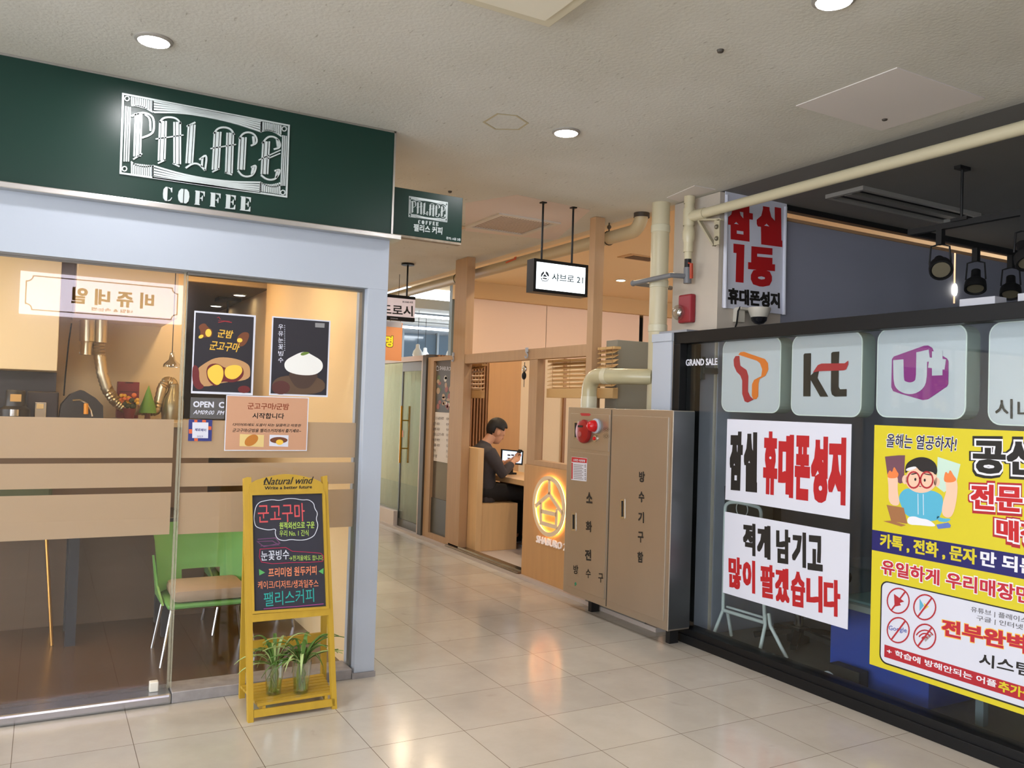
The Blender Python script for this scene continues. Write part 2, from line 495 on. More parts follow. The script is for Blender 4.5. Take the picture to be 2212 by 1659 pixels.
# ================================================================ MAIN SHOP SIGN
SY = 4.345
sg = MB().box(-6, 1.636, SY, 4.43, 2.418, 2.993, 0.002).out('shop_sign', GREEN)
tag(sg, 'long dark green fascia sign with silver coffee lettering above the glass cafe front', 'sign')
MB().box(-6, 1.642, SY-0.004, SY+0.02, 2.984, 2.994).box(1.634, 1.645, SY-0.004, 4.43, 2.415, 2.994).out('edge_trim', SILVER, sg)
MB().box(-6, 1.68, SY-0.045, 4.43, 2.387, 2.416, 0.004).out('ledge', SILVER, sg)
k1 = K(0, 100, 2.572)
PS = PY(SY)

def logo_strokes(mb, at, n, sc, dep):
    """art-deco framed word mark; at() maps crop pixels to points"""
    def S(pts, w): mb.stroke3([at(p) for p in (soft(pts, False, 2) if len(pts) > 2 else pts)], w*sc, n, dep)
    def trip(a, b, g=17, w=8):
        for dx in (-g, 0, g): S([(a[0]+dx, a[1]), (b[0]+dx, b[1])], w if dx else w+6)
    fr = [(684, 264), (1606, 440), (1592, 836), (670, 704)]
    mb.stroke3([at(p) for p in fr], 9*sc, n, dep, True)
    for dx in (14, 26, 38):
        S([(686+dx, 330+dx*.2), (676+dx, 640)], 6)
    for dx in (12, 22, 32):
        S([(1604-dx, 500-dx*.2), (1594-dx, 775)], 6)
    for cx, cy in ((706, 290), (1580, 458), (692, 680), (1572, 812)):
        mb.stroke3([at((cx+13*cos(t*pi/4), cy+13*sin(t*pi/4))) for t in range(8)], 5*sc, n, dep, True)
    for i in range(11):
        f = i/10
        S([(732+f*118, 280+f*22), (732+f*118, 328+f*30)], 7)
        S([(732+f*116, 648+f*14), (732+f*116, 708+f*16)], 7)
        S([(1452+f*108, 418+f*20), (1452+f*108, 470+(f-f*f)*-30+f*20)], 7)
        S([(1450+f*104, 756+(f-f*f)*40), (1450+f*104, 806+f*16)], 7)
    S([(730, 330), (760, 328), (800, 338), (850, 366)], 7)
    S([(1450, 474), (1480, 464), (1520, 470), (1565, 500)], 7)
    S([(728, 640), (750, 660), (800, 672), (850, 664)], 7)
    S([(1448, 756), (1490, 778), (1530, 782), (1558, 770)], 7)
    S([(852, 300), (850, 366)], 7); S([(1452, 418), (1450, 474)], 7)
    S([(850, 662), (850, 732)], 7); S([(1448, 756), (1446, 812)], 7)
    tops = [(855, 300), (1005, 330), (1155, 358), (1305, 386), (1455, 415)]
    topc = [(850, 366), (1000, 368), (1150, 390), (1300, 424), (1450, 474)]
    botc = [(850, 664), (1000, 708), (1150, 738), (1300, 754), (1448, 756)]
    bots = [(850, 732), (1000, 752), (1150, 774), (1300, 794), (1446, 814)]
    for f in (0.08, 0.3, 0.52, 0.75, 1.0):
        S([(a[0], a[1]*(1-f)+b[1]*f) for a, b in zip(tops, topc)], 9)
        S([(a[0], a[1]*f+b[1]*(1-f)) for a, b in zip(botc, bots)], 9)
    # letters
    trip((770, 372), (762, 612)); S([(740, 628), (790, 596)], 7)
    S([(730, 388), (788, 366), (835, 378), (856, 405), (856, 470), (835, 492), (790, 508)], 9); S([(805, 378), (835, 400), (836, 470)], 9)
    trip((906, 415), (898, 635)); trip((985, 420), (985, 655))
    S([(886, 425), (905, 398), (945, 392), (985, 402), (1005, 432)], 9); S([(865, 515), (1020, 493)], 6)
    S([(878, 650), (920, 630)], 7); S([(960, 650), (998, 668)], 7)
    trip((1066, 435), (1052, 650)); S([(1038, 445), (1086, 422)], 8)
    S([(1032, 676), (1070, 650), (1105, 652), (1140, 690)], 9); S([(1108, 630), (1152, 596), (1140, 690)], 9); S([(1125, 620), (1122, 670)], 10)
    trip((1210, 475), (1198, 685)); trip((1280, 480), (1272, 705))
    S([(1188, 485), (1210, 455), (1248, 448), (1285, 460), (1302, 492)], 9); S([(1170, 568), (1312, 545)], 6)
    S([(1180, 698), (1220, 678)], 7); S([(1252, 700), (1290, 714)], 7)
    trip((1350, 505), (1340, 685))
    S([(1330, 515), (1348, 484), (1385, 475), (1420, 492), (1432, 535), (1395, 552)], 9); S([(1408, 500), (1412, 540)], 12)
    S([(1322, 690), (1348, 722), (1390, 724), (1415, 704), (1426, 658), (1396, 672)], 9); S([(1408, 670), (1400, 710)], 12)
    trip((1480, 528), (1470, 710))
    S([(1458, 540), (1485, 503), (1520, 500), (1552, 522), (1560, 562), (1522, 572)], 9); S([(1540, 515), (1546, 560)], 12)
    S([(1450, 715), (1485, 742), (1528, 740), (1550, 712), (1558, 682), (1526, 692)], 9); S([(1542, 690), (1534, 730)], 12)
    S([(1438, 632), (1560, 576)], 6); S([(1478, 628), (1558, 594)], 6)

pm = lambda p: PS.at(k1([p])[0], 0.008)
lg = MB(); logo_strokes(lg, pm, PS.n, 0.00218*0.44, 0.008); lg.out('logo', PALE, sg)
CO = lambda mb, f, n, dep: mb.text3('COFFEE', f((900, 856)), f((1392, 918)), f((905, 776)), n, (0.05, 0.01), dep)
def coffee(par, f, n, dep):
    # fat-face stencil capitals: a heavy stem or crescent, a slit, hairline arms with wedge serifs
    shp = {'C': [[(.06, .5), (.10, .82), (.28, 1), (.46, 1), (.46, 0), (.28, 0), (.10, .18)], [(.52, 1), (.70, .94), (.86, 1), (.88, .66), (.80, .66), (.70, .88), (.52, .93)], [(.52, 0), (.75, .05), (.90, .28), (.84, .30), (.70, .12), (.52, .07)]],
           'O': [[(.02, .5), (.08, .82), (.26, 1), (.46, 1), (.46, 0), (.26, 0), (.08, .18)], [(.98, .5), (.92, .82), (.74, 1), (.54, 1), (.54, 0), (.74, 0), (.92, .18)]],
           'F': [[(.02, 0), (.02, .06), (.08, .06), (.08, .94), (.02, .94), (.02, 1), (.48, 1), (.48, .06), (.54, .06), (.54, 0)], [(.54, 1), (.98, 1), (.98, .66), (.92, .66), (.82, .88), (.54, .93)], [(.54, .54), (.66, .54), (.74, .70), (.80, .70), (.80, .32), (.74, .32), (.66, .47), (.54, .47)]]}
    shp['E'] = shp['F'] + [[(.54, 0), (.98, 0), (.98, .34), (.92, .34), (.82, .12), (.54, .07)]]
    for i, ch in enumerate('COFFEE'):
        xs = [(900, 962), (986, 1052), (1080, 1136), (1165, 1224), (1250, 1308), (1333, 1392)][i]
        f0 = (xs[0]-900)/492.0; w = xs[1]-xs[0]
        m = MB()
        for pl_ in shp[ch]:
            m.prism([f((xs[0]+u*w+(1-v)*0+4*v, 856+62*f0+62*u*w/492.0-78*v)) for u, v in pl_], -n*dep)
        m.out('letter', PALE, par)
coffee(sg, pm, PS.n, 0.008)
# blade sign
BY = 4.452
bs = MB().box(1.645, 2.117, BY, BY+0.05, 2.45, 2.717, 0.002).out('blade_sign', GREEN)
tag(bs, 'small green side sign with silver logo at the end of the long sign', 'sign')
MB().box(1.645, 2.117, BY+0.002, BY+0.048, 2.437, 2.45).out('bottom_edge', mat('peeling_edge', (150, 136, 118), 0.7, noise=0.5, nscale=30), bs)
PB = PY(BY)
A1 = PB.at((884, 424), 0.002); B1 = PB.at((967, 437), 0.002); D1 = PB.at((883, 468), 0.002)
def sm(p):
    q = pm(p); u = (q.x-pm((684, 264)).x)/(pm((1606, 440)).x-pm((684, 264)).x)
    v = (pm((684, 264)).z-q.z)/(pm((684, 264)).z-pm((670, 704)).z)
    return V((A1.x+(B1.x-A1.x)*u, A1.y, A1.z+(D1.z-A1.z)*v))
lg = MB(); logo_strokes(lg, sm, PB.n, 0.00218*0.44*0.27, 0.001)
lg.out('logo', PALE, bs)
A2 = PB.at((903, 483), .002); B2 = PB.at((947, 488), .002); D2 = PB.at((903, 475), .002)
coffee(bs, lambda p: A2+(B2-A2)*((p[0]-900)/492.0)+(D2-A2)*((856+62*(p[0]-900)/492.0-p[1])/78.0), PB.n, .001)
MB().text('팰리스 커피', PB, (893, 499), (955, 507), (894, 483), 0.002, (0.03, 0.03)).out('lettering', PALE, bs)
MB().text('문의: A동 2층', PB, (964, 517), (995, 521), (964, 511), 0.002, (0.03, 0.03)).out('lettering', PALE, bs)

# ================================================================ CAFE WINDOW POSTERS
PG = PY(YG-0.0055)
k3 = K(380, 560, 3.771)
def P3(mb, pts, off, t=0.0006): return mb.poly(PG, k3(soft(pts) if 4 < len(pts) < 17 else pts), off, t)
def ell(cx, cy, rx, ry, n=18, a=0): return [(cx+rx*cos(2*pi*i/n)*cos(a)-ry*sin(2*pi*i/n)*sin(a), cy+rx*cos(2*pi*i/n)*sin(a)+ry*sin(2*pi*i/n)*cos(a)) for i in range(n)]
DARK = mat('dark_print', (34, 31, 38), 0.45)
BROWN = mat('chestnut_brown', (112, 62, 34), 0.6); TAN = mat('kraft_tan', (186, 142, 96), 0.6)
SWEET = mat('sweet_potato_yellow', (240, 196, 70), 0.5); MAROON = mat('potato_skin', (104, 32, 34), 0.5)
GOLDP = mat('gold_print', (222, 176, 62), 0.5); SNOW = mat('shaved_ice', (232, 232, 228), 0.6)
p1 = MB().rect(PG, (420, 671), (546, 854), 0.0015, 0.001).out('poster', PAPER)
tag(p1, 'black poster of roasted sweet potatoes with gold lettering taped on cafe glass', 'poster')
MB().rect(PG, (423, 675), (542, 849), 0.0022, 0.0005).out('print', DARK, p1)
m = MB(); P3(m, [(165, 900), (230, 850), (330, 795), (480, 805), (590, 850), (608, 900), (600, 985), (400, 1000), (190, 1055)], 0.0028); m.out('bag', TAN, p1)
m = MB(); P3(m, [(135, 850), (190, 880), (190, 1000), (240, 1040), (180, 1070), (132, 1010)], 0.0032); P3(m, ell(555, 1060, 50, 30), 0.0032)
P3(m, [(245, 870), (330, 840), (420, 900), (540, 860), (560, 950), (480, 1010), (370, 990), (330, 1045), (255, 990)], 0.0032); m.out('potato_skin', MAROON, p1)
m = MB(); P3(m, [(262, 890), (330, 850), (385, 880), (390, 960), (345, 1040), (270, 980), (255, 930)], 0.0038); P3(m, [(395, 890), (450, 860), (530, 865), (548, 920), (480, 985), (400, 965)], 0.0038); m.out('potato_flesh', SWEET, p1)
m = MB(); P3(m, [(178, 545), (235, 515), (262, 555), (300, 575), (292, 640), (240, 632), (190, 655), (205, 590)], 0.0032); m.out('chestnuts', BROWN, p1)
m = MB(); P3(m, [(495, 640), (545, 590), (605, 600), (580, 680), (540, 715), (500, 700)], 0.0032); m.out('chestnuts', BROWN, p1)
for e_ in (ell(265, 600, 25, 32), ell(205, 630, 22, 14, 12, -0.5), ell(520, 660, 22, 18)):
    m = MB(); P3(m, e_, 0.0038); m.out('chestnut_flesh', SWEET, p1)
MB().text('군밤', PG, *k3([(340, 635), (465, 648), (345, 568)]), 0.003, (0.02, 0.02), 0, 0.2).text('군고구마', PG, *k3([(272, 738), (512, 758), (286, 662)]), 0.003, (0.02, 0.02), 0, 0.2).out('lettering', GOLDP, p1)
m = MB(); m.stroke(PG, k3([(335, 478), (350, 470), (362, 490)]), 0.003, 0.003); m.stroke(PG, k3([(345, 515), (400, 505), (456, 515)]), 0.004, 0.003); m.stroke(PG, k3([(345, 498), (440, 505)]), 0.002, 0.003); m.out('red_scribble', mat('dim_red', (150, 40, 48), 0.6), p1)

p2 = MB().rect(PG, (588, 683), (708, 858), 0.0015, 0.001).out('poster', PAPER)
tag(p2, 'dark poster showing a bowl of white shaved ice taped on cafe glass', 'poster')
MB().rect(PG, (591, 686), (705, 854), 0.0022, 0.0005).out('print', mat('night_print', (38, 36, 44), 0.45), p2)
m = MB(); P3(m, [(785, 985), (900, 940), (1215, 960), (1212, 1105), (780, 1095)], 0.0028); m.out('table_print', mat('print_table', (92, 70, 52), 0.6), p2)
m = MB(); P3(m, [(895, 900), (1185, 905), (1100, 1045), (1030, 1058), (965, 1040)], 0.0032); m.out('bowl_print', mat('print_bowl', (74, 56, 48), 0.4), p2)
m = MB(); P3(m, [(882, 850), (905, 815), (950, 790), (1010, 760), (1060, 752), (1110, 780), (1180, 820), (1200, 860), (1190, 905), (1130, 945), (1010, 945), (920, 920), (888, 890)], 0.0038); m.out('ice_print', SNOW, p2)
m = MB(); P3(m, [(1012, 770), (1045, 752), (1095, 760), (1070, 775), (1025, 788)], 0.0044); m.out('leaf_print', mat('leaf_print', (104, 130, 52), 0.6), p2)
m = MB(); P3(m, ell(855, 1045, 75, 56), 0.0032); m.out('bean_print', mat('bean_print', (84, 44, 40), 0.5), p2)
m = MB(); P3(m, [(1135, 518), (1212, 522), (1210, 558), (1135, 554)], 0.003); m.out('badge_print', mat('badge_grey', (140, 140, 142), 0.6), p2)
m = MB()
for i, ch in enumerate('우유눈꽃빙수'):
    y0 = 525+i*54
    m.text(ch, PG, *k3([(832, y0+46), (874, y0+48), (834, y0+4)]), 0.003, (0.01, 0.01))
for i in range(14): P3(m, ell(886, 540+i*15.5, 4, 4, 6), 0.003)
m.out('lettering', PAPER, p2)

PEACH = mat('peach_paper', (198, 150, 118), 0.6)
p3 = MB().rect(PG, (489, 853), (663, 974), 0.0030, 0.001).out('notice', PAPER)
tag(p3, 'peach paper notice with brown lettering and two small food pictures on cafe glass', 'notice')
MB().rect(PG, (491, 855), (661, 972), 0.0036, 0.0005).out('print', PEACH, p3)
MB().text('군고구마/군밤', PG, *k3([(582, 1222), (920, 1228), (586, 1168)]), 0.0042, (0.02, 0.02)).out('lettering', mat('brown_ink', (140, 66, 36), 0.6), p3)
MB().text('시작합니다', PG, *k3([(622, 1298), (880, 1302), (626, 1250)]), 0.0042, (0.02, 0.02)).text('다이어트에도 도움이 되는 달콤하고 따뜻한', PG, *k3([(462, 1358), (1020, 1366), (464, 1334)]), 0.0042, (0.015, 0.015), 0, 0.2).text('군고구마/군밤을 팰리스커피에서 즐기세요~', PG, *k3([(462, 1408), (1020, 1412), (464, 1378)]), 0.0042, (0.015, 0.015), 0, 0.2).out('lettering', INK, p3)
m = MB(); P3(m, [(522, 1424), (718, 1432), (714, 1530), (518, 1522)], 0.0042); m.out('picture', mat('pale_yellow_print', (222, 196, 130), 0.6), p3)
m = MB(); P3(m, ell(615, 1475, 62, 40, 16, -0.6), 0.0048); m.out('picture_potato', mat('orange_potato', (188, 118, 40), 0.6), p3)
m = MB(); P3(m, [(764, 1430), (918, 1434), (914, 1528), (760, 1522)], 0.0042); m.out('picture', PAPER, p3)
m = MB(); P3(m, ell(838, 1474, 72, 26), 0.0048); m.out('picture_chestnuts', BROWN, p3)
m = MB(); P3(m, ell(845, 1490, 30, 22), 0.0054); m.out('picture_flesh', SWEET, p3)

op = MB().rect(PG, (412, 858), (484, 905), 0.001, 0.0005).out('hours_sticker', mat('smoky_sticker', (110, 108, 108), 0.4, alpha=0.55))
tag(op, 'smoky see-through opening hours sticker with white letters under the potato poster', 'sticker')
MB().text('OPEN  C', PG, *k3([(140, 1205), (392, 1212), (142, 1155)]), 0.0014, (0.03, 0.03)).text('AM09:00  PM', PG, *k3([(140, 1262), (392, 1268), (146, 1228)]), 0.0014, (0.01, 0.01), 0, 0.2).out('lettering', PAPER, op)
st = MB().rect(PG, (408, 906), (457, 953), 0.0012, 0.0006).out('pay_sticker', mat('navy_print', (44, 52, 120), 0.5))
tag(st, 'small navy and orange bordered white square sticker on cafe glass', 'sticker')
for q in ([(150, 1308), (175, 1308), (175, 1328), (150, 1328)], [(215, 1308), (245, 1310), (245, 1330), (215, 1328)], [(106, 1385), (132, 1385), (132, 1420), (106, 1420)], [(265, 1360), (290, 1362), (288, 1390), (264, 1390)], [(150, 1458), (180, 1460), (178, 1482), (150, 1480)]):
    m = MB(); P3(m, q, 0.0018); m.out('orange_block', mat('orange_print', (214, 96, 48), 0.5), st)
m = MB(); P3(m, [(135, 1328), (265, 1330), (262, 1458), (133, 1456)], 0.0022); m.out('white_field', PAPER, st)
MB().text('제로페이', PG, *k3([(152, 1400), (244, 1404), (156, 1376)]), 0.0026, (0.02, 0.02)).text('2023', PG, *k3([(170, 1450), (218, 1450), (172, 1436)]), 0.0026).out('lettering', mat('navy_print', (44, 52, 120)), st)

b = MB().box(0.505, 0.545, YG-0.025, YG+0.012, 0.05, 0.098, 0.004).out('door_stopper', mat('ivory_plastic', (226, 220, 208), 0.4))
tag(b, 'small ivory block at the foot of the sliding glass door', 'door stopper')

# ================================================================ CAFE INTERIOR
cu = MB().box(-3.0, 1.0, 6.0, 6.84, 0.02, 1.28).out('service_counter', mat('counter_front', (104, 82, 62), 0.5, noise=0.1, nscale=3, stretch=(1, 1, 8)))
tag(cu, 'brown service counter at the back of the cafe', 'counter')
MB().box(-3.0, 1.05, 5.96, 6.84, 1.28, 1.315, 0.004).out('countertop', mat('counter_top', (180, 158, 122), 0.35), cu)
cab = MB().box(-3.0, 0.07, 6.3, 7.0, 1.63, 2.52, 0.004).out('wall_cabinet', mat('cream_laminate', (228, 210, 170), 0.5))
tag(cab, 'cream overhead cabinet box at the left of the cafe kitchen', 'cabinet')
sof = MB().box(0.16, 0.78, 6.15, 7.0, 2.02, 2.52, 0.004).out('hood_box', mat('cream_hood', (214, 190, 146), 0.5))
tag(sof, 'cream boxed extractor hood above the cafe duct pipes', 'hood')
DUCT = mat('duct_foil', (200, 184, 150), 0.28, 0.9)
PK = PY(6.7)
def pk(x, y, yy=6.62): return PY(yy).at((x*420/1659.0, 540+y*420/1659.0))
d = thing('duct_stub', 'short shiny metal duct pipe hanging from the cream hood box, left of the long hose', 'duct', pk(740, 900))
t = MB().tube([pk(748, 600), pk(745, 780)], 0.052, 14).out('pipe', DUCT, d, True)
MB().tube([pk(745, 780), pk(742, 800), pk(735, 895)], [0.045, 0.04, 0.042], 14).out('damper', DUCT, d, True)
MB().tube([pk(735, 860), pk(680, 885)], 0.012, 8).out('lever', mat('ivory_plastic', (226, 220, 208)), d, True)
d = thing('duct_hose', 'long ribbed silver duct hose curving from the hood down onto the counter', 'duct', pk(900, 1300))
MB().tube([pk(865, 600), pk(860, 790)], 0.04, 14).out('pipe', DUCT, d, True)
path = [pk(*q) for q in ((845, 790), (850, 900), (875, 1060), (915, 1190), (985, 1290), (1060, 1340), (1130, 1362), (1180, 1365))]
rib = []
for i in range(len(path)-1):
    for j in range(8): rib.append(path[i].lerp(path[i+1], j/8))
rr = [0.036+(0.005 if i % 2 else 0) for i in range(len(rib))]
MB().tube(rib, rr, 12).out('hose', DUCT, d, True)
path = [pk(*q) for q in ((1180, 1365), (1260, 1375), (1330, 1375), (1355, 1290), (1385, 1170), (1425, 1115), (1475, 1130), (1480, 1200))]
rib = []
for i in range(len(path)-1):
    for j in range(6): rib.append(path[i].lerp(path[i+1], j/6))
MB().tube(rib, [0.032+(0.005 if i % 2 else 0) for i in range(len(rib))], 12).out('hose', DUCT, d, True)
o = pk(1470, 1430)
fl = MB().lathe((o.x, o.y, 1.315), [(0, 0), (0.075, 0), (0.08, 0.06), (0.075, 0.14), (0.04, 0.21), (0.035, 0.26), (0, 0.26)], 18).out('steel_flask', mat('flask_steel', (150, 140, 112), 0.3, 0.8), None, True)
tag(fl, 'bulbous steel flask standing under the end of the silver duct hose', 'flask')
o = pk(1170, 1370)
rb = thing('red_box', 'tall dark red gift box standing on the cafe counter', 'box', (o.x, 6.77, 1.315))
A = pk(1008, 1122, 6.72); B = pk(1192, 1130, 6.72)
MB().box(A.x, B.x, 6.72, 6.83, 1.315, A.z, 0.003).out('carton', mat('crimson_carton', (130, 34, 36), 0.5), rb)
MB().box(A.x+.01, B.x-.01, 6.717, 6.72, A.z-0.075, A.z-0.07).box(A.x+0.05, A.x+0.1, 6.717, 6.72, A.z-0.01, A.z-0.002).out('flap_line', mat('dark_crimson', (70, 18, 20), 0.6), rb)
fb = thing('flower_bunch', 'bunch of orange and yellow flowers in front of the dark red box', 'flowers', (pk(1110, 1340, 6.5).x, 6.5, 1.315))
for nm, c, sd in (('orange_blooms', (226, 120, 60), 1), ('yellow_blooms', (230, 180, 60), 2), ('leaves', (60, 66, 34), 3)):
    m = MB(); rn = random.Random(sd)
    for i in range(9):
        q = pk(rn.uniform(1030, 1180), rn.uniform(1240, 1310) if sd < 3 else rn.uniform(1280, 1340), 6.5+rn.uniform(-.03, .03)); m.ball(q, rn.uniform(.011, .02), 8, 6)
    m.out(nm, mat(nm, c, 0.6), fb, True)
o = pk(1262, 1340, 6.55)
q = pk(1105, 1330, 6.5); MB().lathe((q.x, 6.5, 1.315), [(0, 0), (.03, 0), (.04, .05), (.045, .075), (0, .07)], 14).out('pot', MAROON, fb, True)
tr = thing('toy_tree', 'small bright green cone tree ornament beside the steel flask', 'ornament', (o.x, o.y, 1.315))
MB().lathe((o.x, o.y, 1.36), [(0.06, 0), (0.05, 0.05), (0.03, 0.11), (0.015, 0.16), (0, 0.2)], 14).out('foliage', mat('toy_green', (96, 140, 50), 0.6), tr, True)
MB().lathe((o.x, o.y, 1.315), [(0, 0), (0.02, 0), (0.016, 0.05), (0, 0.05)], 10).out('trunk', BROWN, tr)
MD = mat('machine_black', (40, 36, 32), 0.35)
o = pk(690, 1400)
cm = thing('coffee_machine', 'large black domed coffee machine on the cafe counter', 'coffee machine', (o.x, 6.3, 1.315))
A = pk(500, 1400, 6.3); B = pk(870, 1400, 6.3); T = pk(690, 1195, 6.3)
prof = [(A.x, 1.315), (A.x+0.01, 1.41), (A.x+0.06, T.z-.03), (A.x+.12, T.z), (B.x-.12, T.z-.005), (B.x-0.05, T.z-.05), (B.x-.005, 1.41), (B.x, 1.315)]
MB().prism([(x, 6.12, z) for x, z in prof], (0, 0.33, 0)).out('body', MD, cm)
MB().tube([pk(620, 1282, 6.1), pk(680, 1278, 6.1), pk(740, 1310, 6.1), pk(775, 1370, 6.1), pk(788, 1420, 6.1)], 0.007, 8).out('steam_pipe', CHROME, cm, True)
MB().tube([pk(735, 1310, 6.08), pk(733, 1400, 6.08)], 0.014, 10).out('orange_handle', mat('orange_handle', (222, 150, 40), 0.5), cm, True)
MB().tube([pk(610, 628, 6.9), pk(585, 800, 6.8), pk(560, 1050, 6.6), pk(545, 1240, 6.4)], 0.005, 6).out('cable', BLACK, cm, True)
o = pk(345, 1400, 6.2)
rg = thing('receipt_printer', 'black receipt printer with a cream paper slot, left of the domed coffee machine', 'printer', (o.x, 6.2, 1.315))
A = pk(225, 1400, 6.2); B = pk(495, 1400, 6.2); T = pk(300, 1205, 6.2)
MB().box(A.x, B.x, 6.2, 6.4, 1.315, T.z, 0.008).out('case', mat('printer_brown', (44, 32, 28), 0.4), rg)
A = pk(292, 1400, 6.18); B = pk(398, 1300, 6.18); MB().box(A.x, B.x, 6.17, 6.21, 1.32, B.z, 0.004).out('slot_frame', CHROME, rg)
A = pk(310, 1355, 6.16); B = pk(375, 1312, 6.16); MB().box(A.x, B.x, 6.155, 6.175, A.z, B.z, 0.003).out('paper_slot', mat('cream_slot', (214, 190, 140), 0.5), rg)
o = pk(130, 1400, 6.2)
gr = thing('coffee_grinder', 'dark coffee grinder with a tan label beside the cafe printer', 'grinder', (o.x, 6.12, 1.315))
MB().lathe((o.x, 6.12, 1.315), [(0, 0), (0.085, 0), (0.085, 0.06), (0.06, 0.08), (0.055, 0.17), (0.05, 0.18), (0, 0.18)], 16).out('body', MD, gr, True)
A = pk(86, 1292, 6.03); B = pk(184, 1232, 6.03); MB().box(A.x, B.x, 6.028, 6.036, A.z, B.z).out('label_plate', mat('tan_label', (196, 156, 92), 0.6), gr)
MB().lathe((o.x, 6.04, 1.335), [(0, 0), (0.03, 0), (0.03, 0.04), (0, 0.04)], 12).out('dial', CHROME, gr, True)
sc = MB().box(-3, 0.075, 6.86, 6.99, 1.32, 1.63).out('appliance_row', mat('dark_appliance', (58, 48, 40), 0.3))
tag(sc, 'dark glossy oven front under the cream overhead cabinet', 'oven')
# pendant lamp
o = pk(1465, 1000, 6.0)
pl = thing('pendant_lamp', 'glass and brass pendant lamp hanging near the right end of the cafe counter', 'lamp', o)
MB().lathe((o.x, o.y, o.z), [(0.055, 0), (0.052, 0.02), (0.02, 0.05), (0.012, 0.1), (0, 0.1)], 16).out('shade', CHROME, pl, True)
MB().tube([(o.x, o.y, o.z+.1), (o.x, o.y, 2.5)], 0.003, 6).out('cord', BLACK, pl)
MB().disc((o.x, o.y, 2.49), 0.06, 0.03).out('canopy', BLACK, pl)
# second hanging lamp in the passage
PP = PY(8.0)
q0 = PP.at((493, 641)); q1 = PP.at((493, 672))
p2l = thing('pendant_lamp', 'black pendant with a square canopy in the dark passage behind the cafe', 'lamp', q1)
MB().box(q0.x-.1, q0.x+.1, q0.y-.1, q0.y+.1, 2.37, 2.4).out('canopy', BLACK, p2l)
MB().tube([(q0.x, q0.y, 2.37), (q0.x, q0.y, 1.9)], 0.008, 8).out('stem', BLACK, p2l)
MB().lathe((q0.x, q0.y, 1.72), [(0.12, 0), (0.1, 0.08), (0.02, 0.18)], 16).out('shade', BLACK, p2l, True)

EW = mat('warm_lamp', (255, 214, 150), 0.5, emit=L_CAFE, ecol=(255, 222, 172))
def downlight(name, label, x, y, z, r, em, trim, group, cat='ceiling light'):
    t = thing(name, label, cat, (x, y, z-0.012), group)
    MB().lathe((x, y, z), [(r, 0.0), (r*1.22, 0.0), (r*1.22, -0.006), (r*1.05, -0.012), (r, -0.012)], 32).out('trim_ring', trim, t, True)
    MB().disc((x, y, z-0.009), r*1.0, 0.006, n=32).out('lens', em, t)
    return t
for i, (x, y) in enumerate(((-1.6, 5.0), (-0.2, 5.0), (0.95, 5.1), (-0.7, 5.6), (0.97, 6.5))):
    downlight('cafe_downlight', 'warm recessed downlight in the cafe ceiling behind the glass front', x, y, 2.52, 0.055, EW, WHITE, 'warm cafe downlights')
for i, (x, y) in enumerate(((1.47, 7.6), (1.46, 8.7))):
    downlight('passage_downlight', ('nearer' if i == 0 else 'farther')+' of two downlights in the dark passage ceiling of the cafe', x, y, 2.4, 0.05, mat('passage_lamp', (255, 240, 214), 0.5, emit=12), WHITE, 'passage downlights')
# green shell chairs
GP = mat('green_plastic', (104, 160, 84), 0.35); CUSH = mat('tan_cushion', (158, 138, 116), 0.85, noise=0.1, nscale=9)
def green_chair(x, y, label, rz=0):
    t = thing('cafe_chair', label, 'chair', (x, y, 0.02), 'green cafe chairs')
    m = MB(); n = 14
    rows = []
    for i in range(9):
        f = i/8; z = 0.40+0.40*f; yb = 0.17+0.10*f
        row = []
        for j in range(n+1):
            a = -1+2*j/n
            w = 0.25+0.02*f
            xx = a*w; curve = (abs(a)**3)*(-0.16+0.1*f)
            zz = z if not (abs(a) > 0.8 and f > 0.8) else z-0.03*(abs(a)-0.8)*5
            row.append((x+xx, y+yb+curve, zz+0.02))
        rows.append(row)
    vs = [[m.bm.verts.new(p) for p in r] for r in rows]
    vb = [[m.bm.verts.new((p[0], p[1]+0.012, p[2])) for p in r] for r in rows]
    for i in range(8):
        for j in range(n):
            if i == 1 and 4 <= j <= 9: continue
            if i == 0 and 4 <= j <= 9: continue
            m.bm.faces.new((vs[i][j], vs[i][j+1], vs[i+1][j+1], vs[i+1][j])); m.bm.faces.new((vb[i][j], vb[i+1][j], vb[i+1][j+1], vb[i][j+1]))
    m.out('backrest', GP, t, True)
    m = MB(); m.box(x-0.23, x+0.23, y-0.22, y+0.2, 0.365, 0.395, 0.012); m.out('seat', GP, t)
    for sx in (-1, 1):
        m = MB(); m.prism([(x+sx*0.235, y-0.12, 0.37), (x+sx*0.235, y+0.2, 0.37), (x+sx*0.26, y+0.2, 0.62), (x+sx*0.25, y+0.04, 0.46)], (sx*0.012, 0, 0)); m.out('arm_wing', GP, t)
    m = MB()
    m.box(x-0.2, x+0.2, y-0.21, y+0.15, 0.395, 0.475, 0.03); m.out('cushion', CUSH, t, True)
    for sx in (-1, 1):
        for sy in (-1, 1):
            MB().tube([(x+sx*.2, y+sy*.17, .37), (x+sx*.25, y+sy*.2, .02)], 0.009, 8).out('leg', CHROME, t, True)
    MB().tube([(x-.21, y-.19, .36), (x+.21, y-.19, .36)], 0.008, 8).tube([(x-.21, y+.17, .36), (x+.21, y+.17, .36)], 0.008, 8).out('rail', CHROME, t, True)
    t.scale = (1, 1, 0.9)
    return t
green_chair(0.86, 5.08, 'green plastic shell chair with tan cushion just behind the cafe glass')
green_chair(1.22, 5.62, 'green plastic chair mostly hidden behind the yellow chalkboard')
TW = mat('table_dark', (38, 36, 38), 0.4)
tb = thing('cafe_table', 'dark square cafe table with black legs left of the green chair', 'table', (0.45, 5.75, 0.02))
